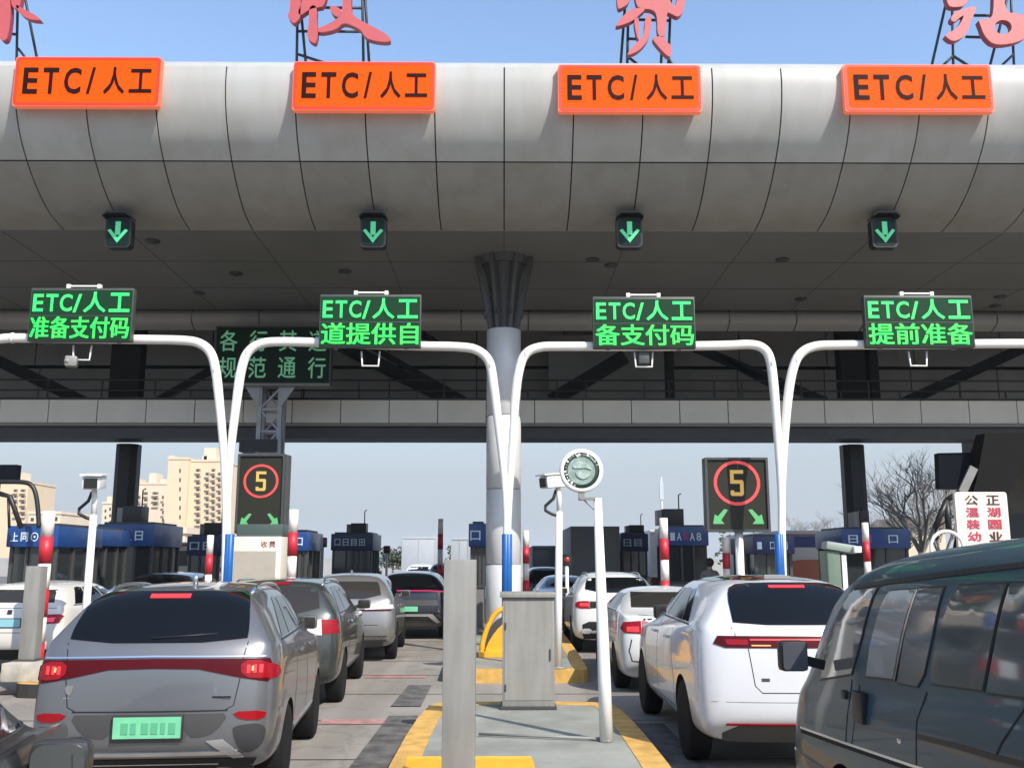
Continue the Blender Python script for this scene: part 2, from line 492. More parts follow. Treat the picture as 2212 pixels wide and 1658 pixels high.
for k in range(-17, 17):
    xa, xb = xc0 + k * PW + g, xc0 + (k + 1) * PW - g
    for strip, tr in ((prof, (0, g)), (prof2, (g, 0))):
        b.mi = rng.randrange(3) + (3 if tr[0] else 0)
        pp = [Vector(p[:2]) for p in strip]
        if tr[1]: pp[-1] = pp[-1] + (pp[-2] - pp[-1]).normalized() * g
        if tr[0]: pp[0] = pp[0] + (pp[1] - pp[0]).normalized() * g
        lo = [b.bm.verts.new((xa, p[0], p[1])) for p in pp]; hi = [b.bm.verts.new((xb, p[0], p[1])) for p in pp]
        for i in range(len(pp) - 1):
            f = b.bm.faces.new((lo[i], lo[i + 1], hi[i + 1], hi[i])); f.material_index = b.mi
        # returns into the joint
        for vs, s_ in ((lo, 1), (hi, -1)):
            ins = [b.bm.verts.new(v.co + Vector((0, 0.03, 0.02))) for v in vs]
            for i in range(len(vs) - 1):
                f = b.bm.faces.new((vs[i], vs[i + 1], ins[i + 1], ins[i])); f.material_index = b.mi
bmesh.ops.recalc_face_normals(b.bm, faces=b.bm.faces)
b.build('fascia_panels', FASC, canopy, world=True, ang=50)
b = B()
allp = [Vector(p[:2]) for p in list(prof) + list(prof2)[1:]]
for i in range(len(allp) - 1):
    a, c = allp[i] + Vector((0.035, 0.025)), allp[i + 1] + Vector((0.035, 0.025))
    b.quad((-25, a[0], a[1]), (25, a[0], a[1]), (25, c[0], c[1]), (-25, c[0], c[1]))
b.build('joint_backing', SEAM, canopy, world=True)
b = B()
for i in range(len(top) - 1):
    a, c = top[i], top[i + 1]
    b.quad((-25, a[0], a[1]), (25, a[0], a[1]), (25, c[0], c[1]), (-25, c[0], c[1]))
b.quad((-25, 22, 12.45), (25, 22, 12.45), (25, 40, 12.6), (-25, 40, 12.6))
b.build('roof', FASC[1], canopy, world=True)
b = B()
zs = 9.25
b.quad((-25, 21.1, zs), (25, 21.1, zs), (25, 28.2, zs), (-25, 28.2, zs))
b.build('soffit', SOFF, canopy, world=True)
b = B()
for k in range(-8, 9): b.bb(xc0 + k * 2.85 - .008, xc0 + k * 2.85 + .008, 21.2, 28.1, zs - 0.006, zs - 0.001)
for yy in (23.4, 25.8): b.bb(-25, 25, yy - .008, yy + .008, zs - 0.008, zs - 0.002)
b.build('soffit_joints', mat('soffit_joint', (0.07, 0.07, 0.068), 0.8), canopy, world=True, smooth=False)
for (px, py) in ((330, 520), (510, 590), (430, 632), (745, 585), (1280, 560), (1320, 572), (1690, 560), (1730, 645), (2160, 640), (2150, 660)):
    d = ray(px, py); p = CAM + d * ((zs - CH) / d.z)
    B().lathe([(0.17, zs - .03), (0.17, zs - .002)], (p.x, p.y, 0), n=16).build('ceiling_vent', DGREY, canopy, world=True)
# rear edge of the soffit: light strip, recess and rear wall
STRIP = mat('strip_metal', (0.36, 0.355, 0.34), 0.5, noise=0.1, scale=1)
b = B()
pr = spline([(28.25, 9.25, 0), (28.1, 9.1, 0), (28.15, 8.85, 0), (28.5, 8.7, 0)], 4)
for k in range(-13, 14):
    xa, xb = 0.7 + k * 2.0 + .02, 0.7 + (k + 1) * 2.0 - .02
    for i in range(len(pr) - 1):
        b.quad((xa, pr[i].x, pr[i].y), (xb, pr[i].x, pr[i].y), (xb, pr[i + 1].x, pr[i + 1].y), (xa, pr[i + 1].x, pr[i + 1].y))
b.build('soffit_edge_strip', STRIP, canopy, world=True, ang=60)
RW = mat('rear_wall_panel', (0.34, 0.335, 0.32), 0.7, noise=0.15, scale=0.6)
b = B()
for k in range(-9, 10):
    xa = k * 3.1 - 1.0
    b.bb(xa + .02, xa + 3.08, 34, 34.1, 7.0, 8.6); b.bb(xa + .02, xa + 3.08, 33.6, 33.7, 8.66, 10.6)
b.build('rear_wall', RW, canopy, world=True, smooth=False)
B().bb(-30, 30, 34.15, 34.3, 6.5, 12.4).build('wall_backing', SEAM, canopy, world=True, smooth=False)
for sx in (-1, 1):
    B().bb(sx * 25.5 - .1, sx * 25.5 + .1, 21, 34.3, 5.4, 12.4).build('end_wall', RW, canopy, world=True, smooth=False)
# walkway beam
BP = mat('beam_panel', (0.80, 0.775, 0.71), 0.5, noise=0.07, scale=0.8)
b = B()
bx0 = at(1155, 900, 29).x
for k in range(-18, 19):
    xa = bx0 + k * 1.462
    b.bb(xa + .014, xa + 1.448, 29.0, 29.06, 5.97, 6.66)
b.build('beam_panels', BP, canopy, world=True, smooth=False)
B().bb(-27, 27, 29.07, 30.3, 5.9, 6.6).build('beam_backing', SEAM, canopy, world=True, smooth=False)
B().bb(-27, 27, 28.96, 29.12, 5.87, 5.955).build('beam_lip', mat('lip_metal', (0.25, 0.235, 0.21), 0.5), canopy, world=True, smooth=False)
B().bb(-27, 27, 29.14, 30.25, 5.52, 5.86).build('lower_beam', DGREY, canopy, world=True, smooth=False)
b = B()
for z in (7.3, 6.98): b.tube([(-27, 29.15, z), (27, 29.15, z)], 0.028, 8)
b.bb(-27, 27, 29.1, 29.2, 6.665, 6.75)
rr = random.Random(9)
x = -26.5
while x < 26.5:
    b.bar((x, 29.16, 6.7), (x, 29.16, 7.3 if rr.random() < .6 else 6.98), 0.045); x += rr.uniform(.75, 1.9)
b.build('railing', BLACK, canopy, world=True, smooth=False)
DB = mat('brace_steel', (0.018, 0.018, 0.019), 0.6, spec=.2, noise=0.2, scale=4)
for (xa, ya, xb, yb, w_) in ((-40, 762, 178, 866, .36), (340, 866, 462, 796, .2), (730, 742, 975, 866, .42), (790, 742, 1010, 866, .16), (1190, 866, 1350, 770, .46), (1500, 750, 1785, 868, .26), (1555, 770, 1700, 850, .16), (1955, 868, 2240, 738, .34), (880, 700, 950, 746, .2)):
    p, q = at(xa, ya, 31), at(xb, yb, 31)
    B().bar(p, q, 0.25, w_).build('brace', DB, canopy, world=True, smooth=False)
for (xa, xb) in ((238, 303), (1440, 1456), (1878, 1898), (1815, 1870)):
    p, q = at(xa, 860, 30.8), at(xb, 860, 30.8)
    B().bb(p.x, q.x, 30.6, 31.1, 6.6, 10.4, bev=.03).build('hanger_post', DB, canopy, world=True, smooth=False)
B().bb(at(1185, 800, 33).x, at(1450, 800, 33).x, 32.9, 33.0, 7.2, 9.6).build('inner_panel', RW, canopy, world=True, smooth=False)
COLM = mat('column_dark', (0.022, 0.023, 0.025), 0.45, spec=.25, noise=0.15, scale=2)
for (xa, xb) in ((245, 292), (1052, 1100), (1826, 1872)):
    p, q = at(xa, 1000, 30.4), at(xb, 1000, 30.4)
    hw = (q.x - p.x) / 2; cx = (p.x + q.x) / 2
    o = [(-hw, -hw * .5), (-hw * .5, -hw), (hw * .5, -hw), (hw, -hw * .5), (hw, hw * .5), (hw * .5, hw), (-hw * .5, hw), (-hw, hw * .5)]
    B().prism([(cx + a, 30.7 + c) for a, c in o], 0, 5.5, 'XY').build('rear_column', COLM, canopy, world=True, smooth=False)
# front column with its ribbed capital
CSIL = mat('column_silver', (0.62, 0.62, 0.61), 0.4, metal=0.1, noise=0.05, scale=2)
cx = at(1088, 900, 22.8).x; cy = 23.2; cr = 0.415
b = B()
zt = at(1088, 706, 22.8).z
for z0, z1 in ((0, 1.8), (1.815, 3.55), (3.565, 5.3), (5.315, zt)):
    b.lathe([(cr - .012, z0), (cr, z0 + .012), (cr, z1 - .012), (cr - .012, z1)], (cx, cy, 0), n=48)
b.build('front_column', CSIL, canopy, world=True)
b = B()
for i in range(8):
    a = 2 * math.pi * i / 8 + .39
    dx, dy = math.cos(a), math.sin(a)
    b.bar((cx + dx * .3, cy + dy * .3, zt - .05), (cx + dx * .72, cy + dy * .58, 9.3), 0.09, 0.14)
    b.bar((cx + dx * .2, cy + dy * .2, zt + .4), (cx + dx * .48, cy + dy * .48, zt + .5), 0.05, 0.3)
b.lathe([(0.28, zt - .1), (0.3, zt + .5), (0.42, zt + 1.3), (0.6, 9.26)], (cx, cy, 0), n=8)
b.lathe([(0.62, 9.05), (0.68, 9.26)], (cx, cy, 0), n=8)
b.build('column_capital', mat('capital_grey', (0.075, 0.075, 0.073), .5), canopy, world=True, smooth=False)

# ================================================================ RED ROOF CHARACTERS
RED = mat('red_letter_paint', (0.46, 0.085, 0.09), 0.5, noise=0.08, scale=2)
DRED = mat('letter_edge', (0.25, 0.03, 0.05), 0.5)
FRM = mat('letter_frame', (0.02, 0.025, 0.028), 0.5)
def mk(org, k, lst):
    return [[(org + x * k, (y if y > 0 else -270) * k) for x, y in p] for p in lst]
K1 = 0.2512
chars = {
 'east': (mk(0, K1, [[(140, 40), (215, 90), (300, 130), (350, 168), (350, 182), (250, 172), (180, 130), (150, 85)],
                    [(-60, 60), (-20, 0), (40, 0), (105, 50), (75, 320), (40, 362), (0, 345), (-30, 200)],
                    [(95, 0), (150, 0), (200, 0), (180, 70), (140, 90), (95, 50)]]),
          [((38, 20), (36, 125)), ((55, 0), (79, 122)), ((20, 73), (36, 75)), ((39, 105), (52, 121))], (-60, 82)),
 'collect': (mk(547, K1, [[(322, 0), (400, 0), (415, 130), (385, 190), (345, 212), (290, 140), (322, 110)],
                    [(410, 60), (500, 0), (680, 0), (620, 60), (555, 70), (480, 90), (405, 145), (385, 110)],
                    [(480, 60), (552, 50), (545, 200), (562, 260), (545, 372), (520, 380), (470, 340), (465, 290), (482, 200)],
                    [(770, 0), (860, 0), (835, 110), (900, 170), (1010, 225), (1150, 300), (1190, 350), (1150, 372), (1000, 350), (950, 310), (930, 262), (780, 192), (720, 262), (560, 292), (550, 250), (640, 220), (745, 155), (772, 90)],
                    [(652, 50), (760, 75), (750, 165), (680, 130)]]),
             [((643, 0), (641, 130)), ((648, 0), (660, 130)), ((783, 0), (785, 131)), ((789, 0), (797, 131)), ((641, 68), (785, 69)), ((700, 17), (785, 18)), ((645, 118), (682, 130))], (625, 845)),
 'fee': (mk(1103, K1, [[(915, 0), (1060, 0), (1030, 25), (960, 75), (910, 88)],
                    [(1040, 75), (1170, 80), (1110, 130), (1060, 180), (980, 215), (895, 238), (925, 190), (960, 150)],
                    [(1050, 0), (1260, 0), (1390, 75), (1430, 50), (1440, 0), (1512, 0), (1500, 60), (1450, 162), (1370, 120), (1340, 110), (1336, 325), (1260, 325), (1260, 130), (1210, 85), (1140, 85), (1070, 60)],
                    [(1060, 165), (1100, 150), (1108, 350), (1092, 345), (1068, 250)],
                    [(1155, 130), (1215, 130), (1198, 330), (1110, 440), (1010, 482), (1000, 470), (1080, 370), (1148, 320)],
                    [(1208, 330), (1262, 320), (1335, 322), (1335, 370), (1380, 390), (1380, 492), (1350, 492), (1280, 420)]]),
         [((1351, 0), (1341, 136)), ((1357, 30), (1355, 136)), ((1449, 0), (1444, 136)), ((1435, 0), (1428, 136)), ((1355, 84), (1380, 85)), ((1380, 43), (1445, 45)), ((1355, 122), (1373, 136)), ((1440, 120), (1450, 136))], (1325, 1485)),
 'station': (mk(1658, K1, [[(1500, 0), (1740, 0), (1730, 50), (1590, 75), (1535, 40)],
                    [(1600, 115), (1640, 95), (1790, 55), (1785, 100), (1740, 190), (1715, 300), (1600, 372), (1525, 320), (1530, 300), (1610, 262), (1660, 200), (1690, 130), (1640, 165), (1600, 202), (1565, 172)]]),
             [((2042, 14), (2014, 136)), ((2057, 20), (2059, 136)), ((2059, 121), (2043, 136)), ((2059, 121), (2082, 136)), ((2175, 0), (2140, 136)), ((2184, 0), (2190, 136)), ((2104, 34), (2150, 34)), ((2086, 80), (2150, 82)), ((2189, 118), (2170, 136))], (2014, 2230)),
}
stn_right = ([(1940, -270), (2030, -270), (2025, 110), (2150, 125), (2280, 150), (2270, 260), (2190, 362), (1955, 402), (1860, 320), (1820, 205), (1805, 175), (1900, 170), (1942, 130)],
             [(2020 + 75 * math.cos(t), 240 + 62 * math.sin(t)) for t in [k * math.pi / 8 for k in range(16)]])
YC = 20.0
labels = {'east': 'red brush character cut off by the left edge of the photo, on the canopy roof',
          'collect': 'red brush character 收 on a wire frame above the second orange sign',
          'fee': 'red brush character 费 on a wire frame above the third orange sign',
          'station': 'red brush character 站 on a wire frame above the rightmost orange sign'}
for key, (polys, frames, ext) in chars.items():
    c = at((ext[0] + ext[1]) / 2, 130, YC)
    t = thing('roof_character', labels[key], 'sign character', (c.x, YC, 12.4), group='red characters standing on the canopy roof')
    def conv(p):
        v = at(p[0], p[1], YC); return (v.x, v.z)
    b = B(); e = B()
    for p in polys:
        q = [conv(v) for v in chaikin(p, 2)]
        b.prism(q, YC - .03, YC, 'XZ'); e.prism(q, YC + .001, YC + .14, 'XZ')
    if key == 'station':
        lp = [[conv((1658 + x * K1, y * K1)) for x, y in chaikin(stn_right[0], 2)], [conv((1658 + x * K1, y * K1)) for x, y in stn_right[1]]]
        b.prism(lp, YC - .03, YC, 'XZ'); e.prism(lp, YC + .001, YC + .14, 'XZ')
    b.build('letter_face', RED, t, world=True, smooth=False); e.build('letter_side', DRED, t, world=True, smooth=False)
    b = B()
    for (p, q) in frames:
        a, c2 = at(p[0], p[1], YC + .45), at(q[0], q[1], YC + .45)
        if q[1] >= 119:      # runs down to the roof
            c2 = c2 + (c2 - a).normalized() * .25
        if p[1] == 0: a = a + (a - c2).normalized() * 1.2
        b.tube([a, c2], 0.032, 6)
    b.build('support_frame', FRM, t, world=True)

# ================================================================ ORANGE SIGNS ON THE FASCIA
OR = mat('orange_led_panel', (0.55, 0.06, 0.002), 0.6, emit=(1.0, 0.085, 0.002), es=0.30, spec=.08)
OB = mat('sign_border', (0.35, 0.02, 0.008), 0.5, emit=(0.6, 0.02, 0.002), es=0.5)
OE = mat('sign_rim', (0.62, 0.13, 0.06), 0.5, emit=(1.0, 0.2, 0.08), es=0.25)
OT = mat('sign_letters_dark', (0.02, 0.004, 0.003), 0.6, spec=.1)
YS = 18.34
descr = ['leftmost orange ETC sign on the canopy front, below the cut-off red character', 'orange ETC sign on the canopy front, directly below the red character 收',
         'orange ETC sign on the canopy front, directly below the red character 费', 'rightmost orange ETC sign on the canopy front, below the red character 站']
for i, (x0, y0, x1, y1) in enumerate(((25, 124, 350, 229), (630, 134, 941, 238), (1206, 141, 1513, 241), (1827, 140, 2139, 241))):
    p, q = at(x0, y1, YS), at(x1, y0, YS)
    cx_, cz_ = (p.x + q.x) / 2, (p.z + q.z) / 2
    W2, H2 = (q.x - p.x) / 2, (q.z - p.z) / 2
    t = thing('lane_sign', descr[i], 'sign', (cx_, YS, cz_ - H2), group='orange lane signs along the canopy front')
    B().prism([rrect(-W2, W2, 0, 2 * H2, .05)], 0, .14, 'XZ').build('sign_box', OE, t, smooth=False)
    B().prism([rrect(-W2 + .018, W2 - .018, .018, 2 * H2 - .018, .08), rrect(-W2 + .07, W2 - .07, .07, 2 * H2 - .07, .07)], -.012, -.001, 'XZ').build('sign_border', OB, t, smooth=False)
    B().prism([rrect(-W2 + .072, W2 - .072, .072, 2 * H2 - .072, .07)], -.008, -.001, 'XZ').build('sign_panel', OR, t, smooth=False)
    wd = 2 * W2
    def X(f): return -W2 + f * wd
    zb, zt_ = 2 * H2 * .24, 2 * H2 * .77
    text('E', X(.065), X(.165), zb, zt_, -.012, OT, t, bold=.02)
    text('T', X(.2), X(.305), zb, zt_, -.012, OT, t, bold=.02)
    text('C', X(.345), X(.46), zb, zt_, -.012, OT, t, bold=.02)
    text('/', X(.50), X(.555), zb, zt_ + .01, -.012, OT, t, bold=.02)
    text('人', X(.615), X(.76), zb, zt_ + .02, -.012, OT, t, bold=.02)
    text('工', X(.79), X(.945), zb + .03, zt_ - .02, -.012, OT, t, bold=.02)
    b = B()
    for sx in (-.8, .8): b.bb(sx * W2 - .03, sx * W2 + .03, .14, .30, H2 - .2, H2 + .2)
    b.build('mounting_bracket', DGREY, t, smooth=False)

# ================================================================ GREEN ARROW LIGHTS UNDER THE CANOPY
GA = mat('green_led', (0.05, 0.4, 0.2), 0.5, emit=(0.10, 0.55, 0.25), es=0.28)
GD = mat('lamp_glass_green', (0.004, 0.018, 0.011), 0.4, spec=.2)
ar = None
for i, (px, tx) in enumerate(((255, 'leftmost green arrow lamp under the canopy'), (806, 'green arrow lamp under the canopy, straight below the second orange sign'), (1360, 'green arrow lamp under the canopy, straight below the third orange sign'), (1911, 'rightmost green arrow lamp under the canopy'))):
    p = at(px, 502, 20.2)
    if ar is None:
        ar = t = thing('arrow_lamp', tx, 'lane light', (p.x, 20.2, p.z), group='green arrow lamps hanging below the canopy')
        B().prism([rrect(-.28, .28, -.34, .34, .1)], 0, .22, 'XZ').build('housing', BLACK, t, smooth=False)
        B().prism([rrect(-.24, .24, -.3, .3, .09)], -.01, 0, 'XZ').build('lamp_face', GD, t, smooth=False)
        b = B(); b.bb(-.055, .055, -.03, -.012, -.06, .24)
        b.prism([(-.22, .04), (-.16, .07), (0, -.12), (.16, .07), (.22, .04), (0, -.24)], -.03, -.012, 'XZ')
        b.build('arrow', GA, t, smooth=False)
        B().prism([(-.29, .3), (-.2, .38), (.2, .38), (.29, .3), (.29, .34), (.2, .42), (-.2, .42), (-.29, .34)], -.2, .2, 'XZ').build('visor', BLACK, t, smooth=False)
        B().bb(-.04, .04, .06, .14, .34, 9.45 - p.z).build('hanger', DGREY, t, smooth=False)
    else:
        dup(ar, (p.x, 20.2, p.z), label=tx)
# ================================================================ GOOSENECK GANTRIES
GW = mat('gantry_white_paint', (0.80, 0.79, 0.75), 0.35, noise=0.03, scale=3, coat=0.2)
BLU = mat('sleeve_blue_paint', (0.006, 0.10, 0.34), 0.4, noise=0.08, scale=5)
YG = 20.0
gant = {
 'white goose-neck gantry carrying the leftmost green display': ([(-130, 1290), (-112, 1000), (-100, 850), (-82, 790), (-48, 748), (0, 732), (60, 730), (150, 731), (300, 733), (395, 735), (432, 742), (455, 762), (466, 800), (474, 870), (482, 960), (486, 1060), (486, 1150), (486, 1300)]),
 'white goose-neck gantry carrying the second green display from the left': ([(491, 1300), (492, 1150), (493, 1060), (500, 960), (512, 860), (521, 800), (535, 762), (565, 742), (620, 738), (750, 742), (900, 747), (990, 749), (1030, 756), (1056, 780), (1066, 830), (1077, 920), (1087, 1010), (1092, 1080), (1093, 1150), (1092, 1300)]),
 'white goose-neck gantry carrying the third green display from the left': ([(1098, 1300), (1098, 1150), (1101, 1060), (1107, 960), (1113, 860), (1121, 800), (1135, 765), (1165, 750), (1220, 748), (1400, 748), (1560, 746), (1620, 744), (1648, 752), (1663, 775), (1671, 830), (1678, 920), (1684, 1010), (1687, 1080), (1687, 1150), (1687, 1300)]),
 'white goose-neck gantry carrying the rightmost green display': ([(1692, 1300), (1691, 1150), (1690, 1060), (1694, 960), (1702, 860), (1712, 800), (1728, 765), (1760, 748), (1820, 745), (2000, 744), (2160, 742), (2240, 744), (2275, 760), (2290, 830), (2300, 930), (2305, 1050), (2308, 1150), (2308, 1300)]),
}
for lab, pts in gant.items():
    P3 = [at(px, py, YG) for px, py in pts]
    for v in (0, -1): P3[v].z = 0.2
    sp = spline(P3, 4)
    zmax = max(p.z for p in sp)
    rad = [0.060 + 0.040 * min(1, max(0, (p.z - 2.6) / 2.9)) for p in sp]
    cxg = sum(p.x for p in P3) / len(P3)
    t = thing('gooseneck_gantry', lab, 'gantry', (cxg, YG, 0), group='white goose-neck gantries over the lanes')
    B().tube(sp, rad, 14).build('arched_pipe', GW, t, world=True, ang=60)
    for v in (P3[0], P3[-1]):
        B().lathe([(0.076, 0.2), (0.076, 2.42), (0.066, 2.43)], (v.x, YG, 0), n=20).build('blue_sleeve', BLU, t, world=True)
        B().lathe([(0.17, 0.2), (0.17, 0.23), (0.1, 0.235)], (v.x, YG, 0), n=20).build('foot_flange', MGREY, t, world=True)
    b = B()
    for fx in (.32, .70):
        pm = sp[int(len(sp) * fx)]
        b.tube([pm - Vector((.02, 0, 0)), pm + Vector((.02, 0, 0))], .115, 14)
    b.build('pipe_coupling', GW, t, world=True)

# ================================================================ GREEN LED BOARDS
LB = mat('led_board_face', (0.008, 0.035, 0.015), 0.5, spec=.15, emit=(0.01, 0.10, 0.03), es=0.05)
LC0 = 0
LC = mat('led_board_case', (0.06, 0.065, 0.06), 0.5)
LG = mat('led_green', (0.02, 0.5, 0.1), 0.5, emit=(0.01, 0.62, 0.045), es=0.42)
LG2 = mat('led_green_bright', (0.02, 0.5, 0.15), 0.5, emit=(0.012, 0.68, 0.09), es=0.42)
led_vary(LG, (.10, .62, .01)); led_vary(LG2, (.12, .70, .02))
boards = [((58, 622, 290, 736), '准备支付码', 'leftmost green display, reading ETC/人工 over 准备支付', True),
          ((688, 636, 910, 749), '道提供自', 'green display reading ETC/人工 over 道提供自', False),
          ((1282, 641, 1500, 751), '备支付码', 'green display reading ETC/人工 over 备支付码', False),
          ((1873, 638, 2098, 749), '提前准备', 'rightmost green display, reading ETC/人工 over 提前准备', False)]
for (x0, y0, x1, y1), l2, lab, camera_ in boards:
    yb = 19.72
    p, q = at(x0, y1, yb), at(x1, y0, yb)
    W2, H_ = (q.x - p.x) / 2, q.z - p.z
    t = thing('led_display', lab, 'display', ((p.x + q.x) / 2, yb, p.z), group='green lane displays mounted on the gantries')
    b = B(); b.bb(-W2, W2, 0, .17, 0, H_, bev=.012)
    b.build('display_case', LC, t, ang=30)
    B().bb(-W2 + .02, W2 - .02, -.006, -.001, .015, H_ * .47).build('lower_screen', LB, t, smooth=False)
    B().bb(-W2 + .02, W2 - .02, -.006, -.001, H_ * .49, H_ - .05).build('upper_screen', LB, t, smooth=False)
    zb, zt_ = H_ * .55, H_ * .88
    def X(f): return -W2 + 2 * W2 * f
    text('E', X(.03), X(.13), zb, zt_, -.008, LG2, t, bold=.02)
    text('T', X(.155), X(.27), zb, zt_, -.008, LG2, t, bold=.02)
    text('C', X(.29), X(.41), zb, zt_, -.008, LG2, t, bold=.02)
    text('/', X(.42), X(.5), zb - .02, zt_, -.008, LG2, t, bold=.02)
    text('人', X(.52), X(.74), zb - .02, zt_ + .05, -.008, LG2, t, bold=.02)
    text('工', X(.77), X(.97), zb - .01, zt_ + .03, -.008, LG2, t, bold=.025)
    text(l2, X(.02), X(.98), .05, H_ * .455, -.008, LG, t, fat=.010)
    b = B(); b.tube([(-.32, .05, H_ + .05), (.32, .05, H_ + .05)], .022, 8)
    b.bb(-.36, -.28, .02, .12, H_ - .02, H_ + .09, bev=.01); b.bb(.28, .36, .02, .12, H_ - .02, H_ + .09, bev=.01)
    b.build('lifting_bar', GW, t)
    b = B(); b.tube([(-.19, .2, -.05), (-.17, .2, -.36), (.17, .2, -.36), (.19, .2, -.05)], .022, 8)
    b.build('hanging_bracket', GW, t)
    for sx in (-.7, .7): B().bb(sx * W2 - .04, sx * W2 + .04, .171, .3, .0, .32).build('rear_clamp', MGREY, t, smooth=False)
    if camera_:
        b = B(); b.box((-.16, .1, -.42), (.24, .26, .22), rot=0.3, bev=.04); b.lathe([(.05, -.05), (.06, .02)], (-.2, 0, -.43), 'Y')
        b.build('small_camera', MGREY, t, ang=30)
    elif x0 == 1282:
        B().bb(-.11, .11, .12, .26, -.3, -.06, bev=.02).build('sensor_box', LC, t)

# ================================================================ BIG GUIDANCE BOARD ON A LATTICE MAST
yb = 27.0
p, q = at(459, 829, yb), at(718, 704, yb)
W2, H_ = (q.x - p.x) / 2, q.z - p.z
gb = thing('guidance_board', 'large dark green board 各行其道 规范通行 on a grey lattice mast', 'display', ((p.x + q.x) / 2, yb, 0))
Z0 = p.z
def at_l(o, px, py, Y):
    v = at(px, py, Y); return v - Vector(o.location)
DG = mat('dark_green_board', (0.004, 0.022, 0.012), 0.5, spec=.15)
PG = mat('pale_green_led', (0.10, 0.30, 0.17), 0.5, emit=(0.22, 0.62, 0.36), es=0.16)
B().bb(-W2, W2, 0, .3, Z0, Z0 + H_, bev=.02).build('board_case', LC, gb, ang=30)
B().bb(-W2 + .05, W2 - .05, -.01, -.002, Z0 + .05, Z0 + H_ - .05).build('board_face', DG, gb, smooth=False)
for row, s_ in ((0.56, '各行其道'), (0.1, '规范通行')):
    for k, chh in enumerate(s_):
        c_ = -W2 + (0.12 + .253 * k) * 2 * W2
        text(chh, c_ - .25, c_ + .25, Z0 + H_ * row, Z0 + H_ * (row + .36), -.012, PG, gb, bold=.006)
B().bb(-W2, W2, -.14, .34, Z0 - .07, Z0 - .005).build('board_ledge', MGREY, gb, smooth=False)
b = B()
ml, mr = at(562, 900, yb + .2).x - gb.location.x, at(606, 900, yb + .2).x - gb.location.x
MS = mat('mast_galvanised', (0.33, 0.34, 0.35), 0.45, metal=0.3, noise=0.1, scale=6)
for x_ in (ml, mr):
    for y_ in (.05, .5): b.bb(x_ - .06, x_ + .06, y_, y_ + .12, 0.2, Z0 - .07)
z = .5
k = 0
while z < Z0 - .6:
    b.bb(ml, mr, .08, .14, z - .03, z + .03); b.bb(ml, mr, .53, .59, z - .03, z + .03)
    a_, c_ = (ml, mr) if k % 2 else (mr, ml)
    b.bar((a_, .1, z), (c_, .1, z + .62), .05); b.bar((c_, .56, z), (a_, .56, z + .62), .05)
    z += .62; k += 1
for sx, x_ in ((-1, ml), (1, mr)):
    b.prism([(x_, Z0 - .07), (x_ + sx * .42, Z0 - .07), (x_ + sx * .06, Z0 - .62), (x_, Z0 - .62)], .02, .1, 'XZ')
b.bb(ml - .25, mr + .25, .0, .62, 0.2, 0.26)
b.build('lattice_mast', MS, gb, smooth=False)
B().bb(ml - .5, mr - .02, -.0, .5, at(560, 975, 27).z, at(560, 948, 27).z).build('equipment_box', BLACK, gb, smooth=False)

